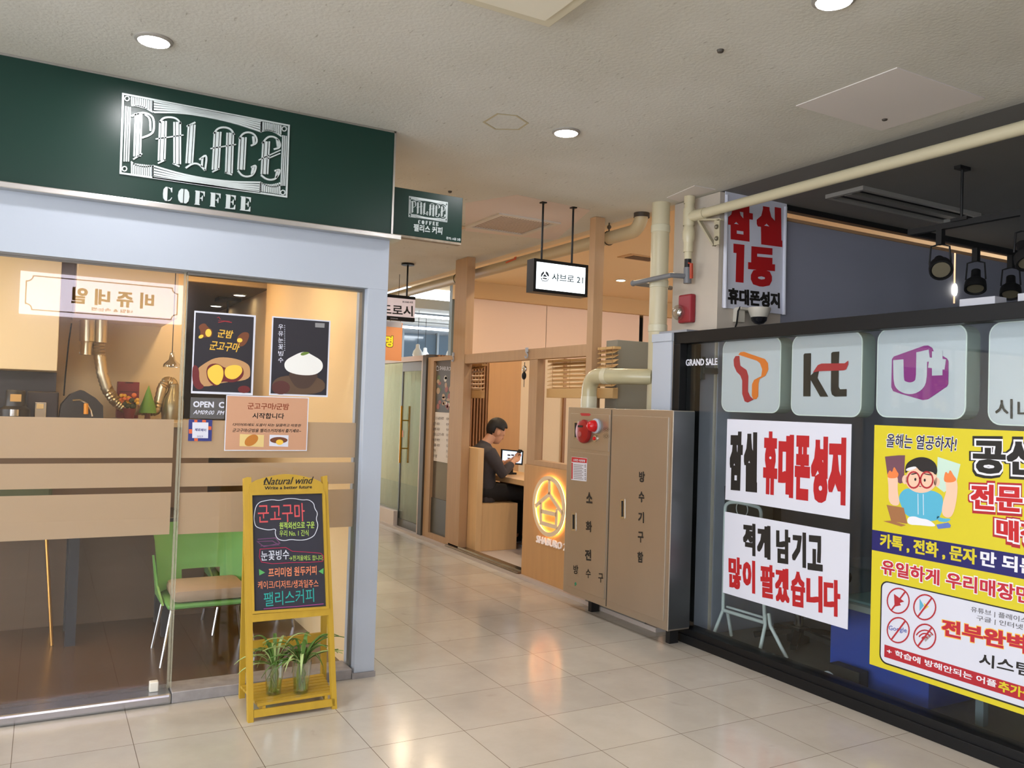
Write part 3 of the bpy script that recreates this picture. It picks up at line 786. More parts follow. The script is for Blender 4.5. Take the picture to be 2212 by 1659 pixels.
MB().box(0.12, 0.78, 5.45, 6.0-.05, 0.72, 0.75, 0.005).out('tabletop', TW, tb)
for sx in (0.19, 0.71):
    for sy in (5.52, 5.88): MB().box(sx-.028, sx+.028, sy-.028, sy+.028, 0.02, 0.72).out('leg', mat('slate_leg', (40, 44, 54), 0.4), tb)
GC = mat('brass_leg', (190, 138, 70), 0.3, 0.9)
def brass_chair(x, y, label):
    t = thing('bar_stool', label, 'stool', (x, y, 0.02))
    MB().box(x-.17, x+.17, y-.17, y+.17, 0.72, 0.77, 0.02).out('seat', mat('olive_seat', (84, 92, 66), 0.7), t)
    MB().box(x-.17, x+.17, y+.13, y+.17, 0.77, 0.98, 0.02).out('backrest', mat('olive_seat', (84, 92, 66)), t)
    for sx in (-1, 1):
        for sy in (-1, 1): MB().tube([(x+sx*.14, y+sy*.14, .72), (x+sx*.2, y+sy*.2, .02)], 0.009, 8).out('leg', GC, t, True)
    return t
brass_chair(-0.10, 5.75, 'bar stool with thin brass legs left of the dark cafe table, half behind frosted film')
# reflected-in-glass shop sign across the hall (reads normally in place)
rs = thing('opposite_sign', 'lit white sign with brown letters, seen mirrored in the cafe glass', 'sign', (0.57, -1.88, 2.35))
MB().box(-0.28, 1.42, -1.99, -1.86, 2.35, 2.82, 0.003).out('light_box', mat('lit_sign_white', (255, 244, 250), 0.4, emit=6.0, ecol=(250, 238, 255)), rs)
fr = [(-0.19, 2.43), (-0.19, 2.74), (1.33, 2.74), (1.33, 2.43)]
m = MB()
pts = []
bx0, bx1, bz0, bz1, br_ = -0.22, 1.36, 2.395, 2.775, 0.065
for cx, cz, a0 in ((bx1, bz1, pi), (bx1, bz0, pi/2), (bx0, bz0, 0), (bx0, bz1, 3*pi/2)):
    seg = [(cx+br_*cos(a0+pi/2*i/5), -1.858, cz+br_*sin(a0+pi/2*i/5)) for i in range(6)]
    pts += seg if a0 == pi else seg[::1]
m.stroke3(pts, 0.012, (0, 1, 0), 0.002, True).out('border', mat('sign_taupe', (120, 96, 90), 0.6), rs)
SB = mat('sign_brown', (150, 112, 48), 0.6)
MB().text3('비 쥬 네 일', V((1.10, -1.857, 2.50)), V((0.23, -1.857, 2.50)), V((1.10, -1.857, 2.69)), (0, 1, 0), (0.04, 0.03)).text3('네일 & 속눈썹', V((0.87, -1.857, 2.435)), V((0.44, -1.857, 2.435)), V((0.87, -1.857, 2.475)), (0, 1, 0), (0.02, 0.02)).out('lettering', SB, rs)
# ================================================================ CORRIDOR DOWNLIGHTS
EH = mat('hall_lamp', (255, 250, 244), 0.5, emit=L_HALL, ecol=(252, 250, 252))
LB = {(0.345, 3.815): 'recessed round ceiling downlight lit white above the green cafe sign', (2.418, 3.805): 'recessed round ceiling downlight lit white in the middle of the hall ceiling', (2.425, 2.045): 'recessed round ceiling downlight lit white at the top edge of the picture'}
for x in (-1.73, 0.345, 2.418):
    for y in (3.81, 2.045, 0.28, -1.2):
        lb = [v for k_, v in LB.items() if abs(k_[0]-x) < .05 and abs(k_[1]-y) < .05]
        downlight('ceiling_downlight', lb[0] if lb else 'recessed round hall downlight out of view of the picture', x, y, 2.995, 0.063, EH, mat('grey_ring', (150, 146, 138), 0.5), 'hall downlights')

for y in (5.57, 7.33, 9.1, 10.9):
    downlight('ceiling_downlight', 'recessed round hall downlight hidden behind the green cafe signs', 2.42, y, 2.995, 0.063, EH, mat('grey_ring', (150, 146, 138)), 'hall downlights')
# ================================================================ YELLOW A-FRAME CHALKBOARD
k5 = K(480, 1000, 2.766)
F0 = V((0.90, 3.955, 0)); 
lean = V((0, 0.175, 1.11)).normalized()
fu = V((0.4, 0.010, 0)).normalized()
fn = fu.cross(lean).normalized()
PA = Plane(F0, fn)
af = thing('chalkboard_stand', 'yellow wooden A-frame chalkboard with a slatted shelf standing at the cafe glass', 'chalkboard', (1.1, 4.12, 0))
def A5(mb, pts, off=0.0, t=0.022): return mb.poly(PA, k5(pts), off, t)
m = MB(); A5(m, [(130, 92), (150, 84), (174, 86), (188, 1552), (176, 1562), (156, 1558)], 0, 0.03); m.out('leg', YWOOD, af)
m = MB(); A5(m, [(600, 80), (628, 74), (688, 1478), (660, 1482)], 0, 0.03); m.out('leg', YWOOD, af)
m = MB(); A5(m, [(160, 180), (166, 125), (200, 104), (250, 88), (310, 74), (370, 66), (430, 69), (490, 80), (550, 95), (585, 110), (604, 128), (606, 176), (440, 180), (300, 184)], 0.004, 0.018); m.out('header', YWOOD, af)
m = MB(); A5(m, [(176, 190), (605, 178), (628, 862), (190, 890)], -0.008, 0.008); bd = m.out('board', mat('chalkboard', (42, 42, 54), 0.6, noise=0.15, nscale=8), af)
YD = mat('yellow_rim', (176, 132, 24), 0.5)
m = MB(); m.stroke(PA, k5([(172, 186), (608, 174), (632, 864), (186, 894)]), 0.012, 0.006, 0.014, True); m.out('board_rim', YWOOD, af)
m = MB(); A5(m, [(178, 906), (646, 868), (650, 908), (180, 952)], 0.002, 0.02); m.out('rail', YWOOD, af)
m = MB(); A5(m, [(190, 1478), (672, 1408), (674, 1452), (190, 1524)], 0.0, 0.018); m.out('rail', YWOOD, af)
top0 = PA.at(k5([(152, 120)])[0], -0.045); top1 = PA.at(k5([(614, 110)])[0], -0.045)
MB().bar(top0, PZ(0).at((522, 1507)), 0.026, 0.026, (0, 1, 0)).out('back_leg', YWOOD, af)
MB().bar(top1, V((1.345, 4.335, 0)), 0.026, 0.026, (0, 1, 0)).out('back_leg', YWOOD, af)
bl0 = top0.lerp(PZ(0).at((522, 1507)), 0.76); br0 = top1.lerp(V((1.345, 4.335, 0)), 0.76)
MB().bar(bl0, br0, 0.016, 0.05).out('back_rail', YWOOD, af)
SZ = 0.068
c_bl, c_br, c_fr, c_fl = V((0.905, 4.27, SZ)), V((1.325, 4.29, SZ)), V((1.285, 3.99, SZ)), V((0.925, 3.975, SZ))
for i in range(7):
    f = (i+0.5)/7
    a = c_fl.lerp(c_bl, f); b_ = c_fr.lerp(c_br, f)
    MB().bar(a, b_, 0.036, 0.012).out('shelf_slat', YWOOD, af)
MB().bar(c_fl+V((0.03, 0, -0.02)), c_bl+V((0.03, 0, -0.02)), 0.014, 0.026).out('shelf_bearer', YWOOD, af)
MB().bar(c_fr+V((-0.03, 0, -0.02)), c_br+V((-0.03, 0, -0.02)), 0.014, 0.026).out('shelf_bearer', YWOOD, af)
MB().text('Natural wind', PA, *k5([(246, 132), (546, 124), (248, 88)]), 0.005, (0.015, 0.0), 0, 0.35).text('Write a better future', PA, *k5([(252, 160), (536, 152), (254, 140)]), 0.005, (0.025, 0.02)).out('lettering', INK, af)
m = MB(); m.stroke(PA, k5([(262, 92), (250, 110), (252, 128), (270, 130)]), 0.003, 0.005); m.out('flourish', INK, af)
def chalk(nm, rgb): return mat('chalk_'+nm, rgb, 0.9)
CB = -0.0065
m = MB()
cl = [(190, 320), (200, 260), (225, 232), (262, 225), (300, 218), (340, 226), (380, 213), (430, 212), (480, 222), (515, 218), (548, 240), (552, 272), (572, 300), (560, 335), (575, 370), (560, 415), (545, 440), (500, 460), (450, 462), (410, 456), (370, 466), (330, 455), (315, 420), (322, 392), (280, 402), (230, 392), (200, 380), (192, 350)]
m.stroke(PA, k5(soft(cl)), 0.0035, CB, 0.0006, True); m.out('chalk_cloud', chalk('white', (210, 214, 226)), bd)
MB().text('군고구마', PA, *k5([(215, 360), (495, 348), (212, 248)]), CB, (0.004, 0.004)).out('chalk_writing', chalk('red', (206, 86, 90)), bd)
MB().text('원적외선으로 구운', PA, *k5([(342, 396), (552, 390), (342, 354)]), CB, (0.02, 0.02)).text('우리 No. 1 간식', PA, *k5([(342, 440), (516, 436), (342, 402)]), CB, (0.008, 0.008)).out('chalk_writing', chalk('lime', (176, 206, 96)), bd)
m = MB(); m.stroke(PA, k5([(212, 456), (320, 448), (345, 480), (250, 500), (210, 470), (300, 466), (340, 490), (230, 496)]), 0.004, CB); m.out('chalk_smudge', chalk('mauve', (112, 72, 108)), bd)
MB().text('눈꽃빙수', PA, *k5([(232, 585), (400, 575), (232, 526)]), CB, (0.008, 0.008)).out('chalk_writing', chalk('white', (210, 214, 226)), bd)
MB().text('→한겨울에도 합니다.', PA, *k5([(400, 584), (606, 582), (400, 552)]), CB, (0.004, 0.004)).out('chalk_writing', chalk('lime', (176, 206, 96)), bd)
m = MB(); m.stroke(PA, k5([(222, 560), (226, 515), (300, 510), (380, 505), (420, 528), (500, 532), (590, 540), (608, 560), (600, 588), (520, 594), (400, 596), (300, 602), (235, 592)]), 0.003, CB, 0.0006, True); m.out('chalk_loop', chalk('crimson', (170, 44, 78)), bd)
MB().text('프리미엄 원두커피', PA, *k5([(276, 684), (564, 668), (276, 628)]), CB, (0.015, 0.015)).text('케이크/디저트/생과일주스', PA, *k5([(214, 754), (576, 742), (212, 706)]), CB, (0.004, 0.004)).out('chalk_writing', chalk('orange', (232, 140, 100)), bd)
m = MB(); A5(m, [(220, 634), (256, 655), (222, 672)], CB, 0.0006); A5(m, [(606, 628), (576, 648), (604, 664)], CB, 0.0006); m.out('chalk_arrows', chalk('green', (90, 170, 96)), bd)
MB().text('팰리스커피', PA, *k5([(250, 860), (550, 830), (248, 775)]), CB, (0.003, 0.003)).out('chalk_writing', chalk('teal', (48, 160, 150)), bd)
m = MB(); m.stroke(PA, k5([(248, 872), (340, 864), (440, 858), (606, 842)]), 0.004, CB); m.out('chalk_underline', chalk('purple', (150, 70, 130)), bd)

# ---- two plants in plastic cups
CUP = glass_mat('plastic_cup', (0.95, 0.97, 0.95), 0.13, 0.12)
LEAF = mat('spider_leaf', (92, 128, 56), 0.5, noise=0.3, nscale=20); LEAF2 = mat('pale_leaf', (168, 186, 118), 0.5)
def plant(x, y, label, sd, nl):
    rn = random.Random(sd)
    z0 = SZ+0.0065
    t = thing('potted_plant', label, 'plant', (x, y, z0), 'plants in plastic cups')
    MB().lathe((x, y, z0), [(0, 0.002), (0.034, 0.0), (0.047, 0.15), (0.049, 0.152), (0.045, 0.15), (0.032, 0.005), (0, 0.005)], 24).out('cup', CUP, t, True)
    MB().lathe((x, y, z0+0.006), [(0, 0), (0.031, 0), (0.037, 0.06), (0, 0.065)], 18).out('water', glass_mat('pond_water', (0.84, 0.9, 0.66), 0.05), t, True)
    m = MB()
    for i in range(9): m.tube([(x+rn.uniform(-.02, .02), y+rn.uniform(-.02, .02), z0+.01), (x+rn.uniform(-.025, .025), y+rn.uniform(-.025, .025), z0+.09), (x+rn.uniform(-.02, .02), y+rn.uniform(-.02, .02), z0+.15)], 0.004, 5)
    m.out('stems', mat('stem_green', (108, 134, 58), 0.6), t, True)
    for i in range(nl):
        a = rn.uniform(0, 2*pi); l = rn.uniform(.10, .21); up = rn.uniform(.03, .16)
        d_ = V((cos(a), sin(a)*0.5, 0)); p0 = V((x, y, z0+.135))+d_*.015
        droop = rn.uniform(-.07, .06) if up < .1 else up*.8
        cs = bez(p0, p0+d_*.03+V((0, 0, up)), p0+d_*(l*.7)+V((0, 0, up)), p0+d_*l+V((0, 0, droop)), 8)
        m = MB(); side = d_.cross(V((0, 0, 1))).normalized()
        wv = [.004, .007, .0085, .009, .0085, .0075, .006, .004, .0008]
        L_ = [m.bm.verts.new(c+side*w_) for c, w_ in zip(cs, wv)]; R_ = [m.bm.verts.new(c-side*w_) for c, w_ in zip(cs, wv)]
        M_ = [m.bm.verts.new(c-V((0, 0, .004))) for c in cs]
        for j in range(8):
            m.bm.faces.new((L_[j], L_[j+1], M_[j+1], M_[j])); m.bm.faces.new((M_[j], M_[j+1], R_[j+1], R_[j]))
        m.out('leaf', LEAF2 if i % 3 == 2 else LEAF, t, True)
plant(1.023, 4.085, 'spider plant in a clear plastic cup, on the left of the yellow shelf', 3, 24)
plant(1.146, 4.05, 'bushier spider plant in a clear plastic cup, on the right of the yellow shelf', 8, 34)

# ================================================================ CEILING FITTINGS
WP = mat('white_fitting', (206, 200, 190), 0.5)
ve = thing('ceiling_vent', 'square beige ceiling air grille between the green side sign and the lit hanging sign', 'vent', (3.32, 6.02, 2.985))
m = MB()
for a in ((3.03, 3.60, 5.71, 5.75), (3.03, 3.60, 6.28, 6.32), (3.03, 3.07, 5.75, 6.28), (3.56, 3.60, 5.75, 6.28)): m.box(*a, 2.98, 2.996)
m.out('frame', WP, ve)
MB().box(3.07, 3.56, 5.75, 6.28, 2.9955, 2.9965).out('backing', BLACKM, ve)
for i in range(20):
    x = 3.08+i*.0245; MB().box(x, x+.007, 5.75, 6.28, 2.992, 2.9955).out('fin', mat('vent_fin', (118, 102, 82), 0.5), ve)
q = PZ(2.99).at((1003, 499))
sp = thing('ceiling_speaker', 'round dark ceiling diffuser on a square plate at the edge of the green side sign', 'diffuser', (2.93, 6.45, 2.985))
MB().box(2.76, 3.06, 6.32, 6.62, 2.985, 2.996).out('plate', mat('diffuser_plate', (200, 176, 146), 0.6), sp)
for r in (0.12, 0.085, 0.05):
    MB().lathe((2.91, 6.47, 2.985), [(r, 0), (r, -.012), (r-.016, -.016), (r-.018, 0)], 24).out('ring', mat('diffuser_ring', (92, 84, 74), 0.5), sp, True)
hs = thing('ceiling_fixture', 'square white ceiling lamp frame cut off by the top edge of the picture', 'ceiling light', (1.42, 2.45, 2.96))
MB().box(1.20, 1.645, 2.25, 2.735, 2.96, 2.996, 0.006).out('frame', mat('ivory_frame', (206, 200, 176), 0.5), hs)
MB().box(1.25, 1.595, 2.30, 2.685, 2.955, 2.961).out('diffuser', mat('ivory_diffuser', (226, 222, 204), 0.5), hs)
PL_ = mat('ceiling_patch', (214, 208, 204), 0.85)
pt = tag(MB().box(3.12, 3.75, 2.30, 2.85, 2.991, 2.996).out('ceiling_patch', PL_), 'pale rectangular ceiling patch near the upper right corner', 'ceiling patch')
q = [PZ(2.99).at(p) for p in ((1440, 428), (1500, 402), (1545, 410), (1470, 437))]
pt = MB().prism([(a.x, a.y, 2.991) for a in q], (0, 0, .005)).out('ceiling_patch', PL_); tag(pt, 'pale ceiling patch beside the top of the concrete column', 'ceiling patch')
pc = MB()
q = [PZ(2.99).at(p) for p in ((1005, 440), (1118, 422), (1275, 455), (1200, 520), (1005, 500))]
pc.prism([(a.x, a.y, 2.9935) for a in q], (0, 0, .003)); tag(pc.out('ceiling_patch', mat('pale_patch', (214, 200, 192), 0.85)), 'pale repainted ceiling patch around the air grille', 'ceiling patch')
# small fittings on the ceiling
for p, lb in (((1556, 108), 'small dark fixing stub on the ceiling in the upper middle of the picture'), ((1911, 256), 'small dark hook in the ceiling left of the long cream pipe'), ((972, 413), 'small dark ceiling stub above the green side sign')):
    q = PZ(2.995).at(p)
    tag(MB().lathe((q.x, q.y, 2.997), [(0, 0), (.016, 0), (.012, -.012), (0, -.016)], 10).out('ceiling_stub', mat('stub_dark', (70, 64, 56), 0.6)), lb, 'ceiling stub')
st_ = [PZ(2.994).at(p) for p in ((1045, 264), (1075, 246), (1115, 250), (1140, 266), (1120, 280), (1070, 279))]
m = MB(); m.stroke3([V((a.x, a.y, 2.9935)) for a in st_], 0.012, (0, 0, -1), 0.001, True)
tag(m.out('ceiling_stain', mat('water_stain', (184, 172, 140), 0.9)), 'faint tan water stain ring on the ceiling', 'stain')

# ---- lit hanging sign
HY = 5.17
PH = PY(HY)
hg = thing('hanging_sign', 'lit white hanging lightbox in a black frame on two black rods', 'sign', (3.28, HY, 2.33))
A = PH.at((1154, 558)); B = PH.at((1269, 640)); C2 = PH.at((1271, 572))
x0, x1, z0, z1 = A.x, PH.at((1271, 574)).x, 2.325, 2.565
m = MB(); e = .022
m.box(x0, x1, HY, HY+.10, z0, z0+e).box(x0, x1, HY, HY+.10, z1-e, z1).box(x0, x0+e, HY, HY+.10, z0+e, z1-e).box(x1-e, x1, HY, HY+.10, z0+e, z1-e); m.out('frame', BLACK, hg)
fc = MB().box(x0+e, x1-e, HY+.006, HY+.09, z0+e, z1-e).out('lit_face', mat('lit_white', (240, 250, 255), 0.4, emit=2.0, ecol=(238, 248, 255)), hg)
for px_, py_ in ((1180, 434), (1249, 444)):
    q = PZ(2.995).at((px_, py_)); q2 = V((q.x, HY+.05, z1))
    MB().tube([(q.x, HY+.05, 2.995), q2], 0.008, 8).box(q.x-.02, q.x+.02, HY+.03, HY+.07, 2.985, 2.996).out('rod', BLACK, hg)
PH2 = PY(HY+0.0055)
kh = K(820, 380, 3.318)
GRI = mat('grey_sign_ink', (60, 64, 72), 0.6)
m = MB()
m.poly(PH2, kh([(1155, 718), (1160, 698), (1178, 682), (1180, 698), (1168, 712), (1160, 726)]), 0.001); m.poly(PH2, kh([(1192, 682), (1208, 694), (1216, 718), (1208, 722), (1196, 706), (1190, 698)]), 0.001)
m.poly(PH2, kh([(1184, 702), (1202, 724), (1168, 722)]), 0.001); m.poly(PH2, kh([(1170, 728), (1200, 732), (1200, 742), (1170, 738)]), 0.001)
m.poly(PH2, kh([(1156, 730), (1164, 732), (1166, 748), (1160, 744)]), 0.001); m.poly(PH2, kh([(1214, 736), (1206, 738), (1204, 752), (1210, 746)]), 0.001)
m.stroke(PH2, kh([(1162, 750), (1185, 754), (1206, 752)]), 0.006, 0.001); m.out('emblem', GRI, hg)
MB().text('샤브로 21', PH2, *kh([(1234, 752), (1458, 776), (1236, 694)]), 0.001, (0.02, 0.02)).out('lettering', mat('sign_grey_green', (70, 92, 98), 0.6), hg)

# ---- white hanging sign further down the hall
DY = 8.4
PD = PY(DY)
A = PD.at((836, 637)); B = PD.at((897, 692))
x0, x1 = PD.at((790, 640)).x, PD.at((897, 650)).x; z1, z0 = PD.at((870, 641)).z, PD.at((870, 691)).z
ds = thing('hanging_sign', 'white and black hanging shop sign half hidden behind the white cafe post', 'sign', ((x0+x1)/2, DY, z0))
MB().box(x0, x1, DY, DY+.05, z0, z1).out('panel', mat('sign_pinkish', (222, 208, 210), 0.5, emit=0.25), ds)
m = MB(); m.box(x0, x1, DY-.003, DY+.052, z1-.02, z1+.012).box(x0, x1, DY-.003, DY+.052, z0-.012, z0+.03); m.out('black_band', BLACK, ds)
q = PD.at((883, 572)); MB().tube([(q.x, DY+.025, z1), (q.x, DY+.025, 2.995)], 0.01, 8).disc((q.x, DY+.025, 2.975), .07, .02).out('rod', BLACK, ds)
PD2 = PY(DY-.001)
kd = K(820, 380, 3.318)
MB().text('드로시', PD2, *kd([(10, 992), (238, 1008), (10, 915)]), 0.001, (0.02, 0.02)).text('B1A60-9호', PD2, *kd([(165, 908), (240, 914), (166, 894)]), 0.001, (0.02, 0.02)).out('lettering', INK, ds)
MB().text('DOROSI', PD2, *kd([(80, 1024), (130, 1028), (80, 1016)]), 0.003).out('small_lettering', PAPER, ds)
# ---- orange poster below it
OY = 9.2
PO = PY(OY)
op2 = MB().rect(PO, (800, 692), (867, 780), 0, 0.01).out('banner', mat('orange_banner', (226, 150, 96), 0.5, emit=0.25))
tag(op2, 'orange banner with a yellow character hanging below the white and black hall sign', 'banner')
for x_ in (810, 860):
    q = PO.at((x_, 692)); MB().tube([(q.x, OY+.005, q.z-.01), (q.x, OY+.005, 2.995)], .003, 6).out('cord', BLACK, op2)
MB().rect(PO, (800, 690), (868, 708), 0.002, 0.002).out('white_top', PAPER, op2)
MB().text('명', PO, *kd([(36, 1228), (98, 1232), (38, 1140)]), 0.0015, (0.07, 0.06)).out('outline', mat('olive_outline', (90, 96, 30), 0.6), op2)
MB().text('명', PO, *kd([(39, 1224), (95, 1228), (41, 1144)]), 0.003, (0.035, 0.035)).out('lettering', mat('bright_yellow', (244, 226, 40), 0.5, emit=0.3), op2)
# ================================================================ RESTAURANT FRONT (right side of the hall)
XR = 3.70
PR = PX(XR)
kr = K(820, 720, 2.766)
struct(MB().box(3.66, 12, 4.45, 12.3, 0.0, 0.03).out('floor_restaurant', mat('restaurant_floor', (196, 184, 176), 0.4)))
# posts, rail
def post(name, label, y0, y1, x0, x1, z1=2.994, z0=0.0):
    return tag(MB().box(x0, x1, y0, y1, z0, z1, 0.003).out(name, WOODD), label, 'post')
post('timber_post', 'square oak post at the left side of the restaurant doorway', 7.62, 7.90, 3.70, 3.79)
post('timber_post', 'square oak post right of the lit hanging sign', 5.36, 5.44, 3.70, 3.79, 2.994, 0.99)
rl = tag(MB().box(3.705, 3.785, 5.44, 7.62, 1.905, 2.0, 0.003).out('timber_rail', WOODD), 'oak rail across the top of the restaurant doorway and window', 'rail')
ps = tag(MB().box(3.71, 3.78, 6.192, 6.33, 0.991, 1.905, 0.002).out('timber_post', WOODD), 'oak door jamb between the restaurant doorway and the slatted window', 'post')
# low panel with lit emblem
lp = tag(MB().box(3.70, 3.80, 5.30, 6.345, 0.0, 0.99, 0.003).out('front_panel', mat('panel_oak', (196, 152, 100), 0.5, noise=0.1, nscale=3, stretch=(9, 9, 0.7))), 'oak half wall panel with a glowing round house emblem', 'panel')
MB().box(3.705, 3.79, 5.44, 6.19, 0.99, 1.035, 0.003).out('sill', WOODD, lp)
GLOW = mat('emblem_glow', (255, 196, 110), 0.5, emit=5.5, ecol=(255, 190, 110)); PLATE = mat('emblem_plate', (226, 204, 172), 0.4, emit=0.05, ecol=(255, 226, 180))
PE = PX(3.70)
cc = PE.at(kr([(1024, 1033)])[0]); R_ = 0.232
ring = [V((3.70, cc.y+R_*cos(2*pi*i/40), cc.z+R_*sin(2*pi*i/40))) for i in range(40)]
segs = [[(1013, 872), (1013, 962)], [(930, 1032), (1012, 962), (1092, 1078)], [(962, 1012), (962, 1132), (1053, 1158), (1058, 1048)], [(963, 1062), (1055, 1084)]]
em = MB(); gl = MB()
em.stroke3([p+V((-.03, 0, 0)) for p in ring], 0.036, (-1, 0, 0), 0.008, True)
gl.stroke3([p+V((-.020, 0, 0)) for p in ring], 0.024, (-1, 0, 0), 0.01, True)
for sgm in segs:
    em.stroke(PE, kr(sgm), 0.034, 0.03, 0.008); gl.stroke(PE, kr(sgm), 0.022, 0.020, 0.01)
eb = em.out('emblem', PLATE, lp); gl.out('glow_strip', GLOW, eb)
MB().text('SHABURO 21', PE, *kr([(940, 1248), (1130, 1305), (944, 1206)]), 0.002, (0.006, 0.006), 0.012).out('lettering', mat('white_letters', (236, 226, 220), 0.4, emit=0.15), lp)
# menu frame
mf = thing('menu_frame', 'oak framed menu panel left of the restaurant doorway', 'menu board', (3.74, 8.22, 0))
m = MB()
m.box(3.71, 3.78, 8.40, 8.555, 0.0, 2.0).box(3.71, 3.78, 7.90, 7.96, 0.0, 2.0).box(3.71, 3.78, 7.96, 8.40, 1.955, 2.0).box(3.71, 3.78, 7.96, 8.40, 0.0, 0.09); m.out('frame', WOODD, mf)
MB().box(3.745, 3.755, 7.96, 8.40, 0.09, 1.955).out('pane', mat('smoky_pane', (96, 88, 78), 0.15), mf)
MB().box(3.735, 3.745, 7.96, 8.40, 0.09, 0.47).out('dark_panel', mat('grey_panel', (62, 62, 58), 0.4), mf)
me_ = MB().box(3.73, 3.742, 7.955, 8.36, 0.87, 1.955).out('menu_sheet', mat('menu_white', (222, 214, 206), 0.5), mf)
PM = PX(3.729)
MB().box(3.7285, 3.73, 7.955, 8.36, 1.40, 1.955).out('photo_print', mat('menu_dark', (52, 42, 38), 0.45), me_)
rn = random.Random(4); 
for nm, c, n_ in (('dish_print_red', (150, 70, 60), 7), ('dish_print_tan', (176, 142, 110), 9), ('dish_print_green', (74, 98, 50), 5), ('dish_print_white', (206, 200, 190), 4)):
    m = MB()
    for i in range(n_):
        cy, cz, r1, r2 = rn.uniform(7.98, 8.33), rn.uniform(1.43, 1.78), rn.uniform(.02, .05), rn.uniform(.015, .04)
        m.prism([(3.7282-0.0001*n_, cy+r1*cos(t*pi/5), cz+r2*sin(t*pi/5)) for t in range(10)], (.0003, 0, 0))
    m.out(nm, mat(nm, c, 0.5), me_)
MB().text('SHABURO 21', PM, *kr([(358, 220), (440, 226), (360, 196)]), 0.002, (0.015, 0.015)).out('lettering', PAPER, me_)
m = MB(); m.stroke(PM, kr([(338, 205), (345, 194), (353, 205), (352, 222), (340, 222)]), 0.006, 0.002, 0.0005, True); m.out('emblem', PAPER, me_)
m = MB()
for i, s_ in enumerate(('소고기 샤브샤브', '얼큰 샤브', '들깨 샤브', '모듬 소고기 샤브', '버섯 샤브', '해물 샤브', '만두', '공기밥')):
    yy = 498+i*32
    m.text(s_, PM, *kr([(318, yy+18), (318+min(66, 8*len(s_)), yy+20), (320, yy)]), 0.001, (0.01, 0.01)).text(('12,900', '8,900', '9,900', '13,900', '9,900', '12,000', '5,000', '1,000')[i], PM, *kr([(398, yy+22), (424, yy+24), (399, yy+6)]), 0.001, (0.01, 0.01))
m.out('price_list', mat('menu_ink', (110, 98, 92), 0.6), me_)
# frosted glass entrance further on
ge = thing('glass_entrance', 'frosted glass entrance with a pale frame beyond the menu panel', 'entrance', (3.74, 9.4, 0))
FRM = mat('pale_frame', (206, 190, 178), 0.45); DKF = mat('charcoal_post', (70, 66, 60), 0.5)
m = MB(); m.box(3.70, 3.78, 8.66, 11.5, 1.97, 2.03).box(3.70, 3.78, 8.66, 8.71, 0, 1.97); m.out('frame', FRM, ge)
MB().box(3.69, 3.79, 8.56, 8.66, 0, 2.03).out('side_post', DKF, ge)
CUR = mat('curtain_sage', (188, 204, 194), 0.7)
DG = glass_mat('door_glass', (0.86, 0.92, 0.88), 0.06)
MB().box(3.735, 3.745, 8.71, 9.34, 0.12, 1.97).out('door_leaf', DG, ge)
MB().box(3.735, 3.745, 9.36, 11.5, 0.2, 1.97).out('side_pane', DG, ge)
MB().box(3.725, 3.755, 8.71, 9.34, 0.02, 0.12).box(3.725, 3.755, 8.71, 9.34, 1.86, 1.965).out('patch_rail', mat('patch_steel', (84, 82, 78), 0.35, 0.7), ge)
MB().box(3.73, 3.75, 9.335, 9.362, 0.02, 1.97).out('door_edge', mat('dark_edge', (60, 64, 62), 0.4), ge)
for s_ in (-.05, .05):
    MB().tube([(3.74+s_, 9.24, .78), (3.74+s_, 9.24, 1.45)], 0.014, 10).tube([(3.74, 9.24, .95), (3.74+s_, 9.24, .95)], .008, 8).tube([(3.74, 9.24, 1.28), (3.74+s_, 9.24, 1.28)], .008, 8).out('pull_handle', GOLD, ge, True)
MB().box(3.68, 3.80, 9.36, 11.5, 0, 0.2, 0.004).out('low_plinth', mat('plinth_white', (226, 214, 206), 0.6), ge)
m = MB(); n_ = 150
prv = None
for i in range(n_+1):
    yy = 8.71+2.8*i/n_; xx = 3.86+0.022*sin(i*0.9)+0.01*sin(i*0.37)
    a = m.bm.verts.new((xx, yy, 0.05)); b_ = m.bm.verts.new((xx, yy, 2.0))
    if prv: m.bm.faces.new((prv[0], a, b_, prv[1]))
    prv = (a, b_)
cu_ = m.out('curtain', CUR, None, True); md = cu_.modifiers.new('thickness', 'SOLIDIFY'); md.thickness = 0.004
tag(cu_, 'sage green pleated curtain behind the frosted glass entrance', 'curtain')
stk = MB().box(3.733, 3.7345, 9.28, 9.34, 1.08, 1.16).out('door_sticker', mat('orange_sticker', (226, 120, 50), 0.5)); tag(stk, 'small orange sticker on the glass door beside the brass handle', 'sticker')
# doorway sill
sl = tag(MB().box(3.66, 3.80, 6.345, 7.86, 0.0, 0.05, 0.006).out('door_sill', mat('sill_steel', (140, 128, 116), 0.25, 0.9)), 'metal threshold of the restaurant doorway', 'threshold')
MB().box(3.70, 3.705, 6.35, 7.86, 0.05, 0.06).out('sill_lip', CHROME, sl)
# hooks on the rail
def hook(px_, py_, label):
    c = PX(3.69).at((px_, py_))
    t = thing('white_hook', label, 'hook', c, 'white hooks on the oak rail')
    MB().tube([c+V((0, 0, .045)), c+V((0, 0, .02))]+arc(c, .022, pi/2, -pi*0.95, 10, (0, -1, 0), (0, 0, 1)), .006, 8).out('wire', WHITE, t, True)
    MB().box(3.686, 3.70, c.y-.018, c.y+.018, c.z+.03, c.z+.07, .003).out('plate', WHITE, t)
    return t
hook(978, 776, 'white plastic hook on the oak rail by the left post of the doorway')
hook(1137, 768, 'white plastic hook on the oak rail above the door jamb')
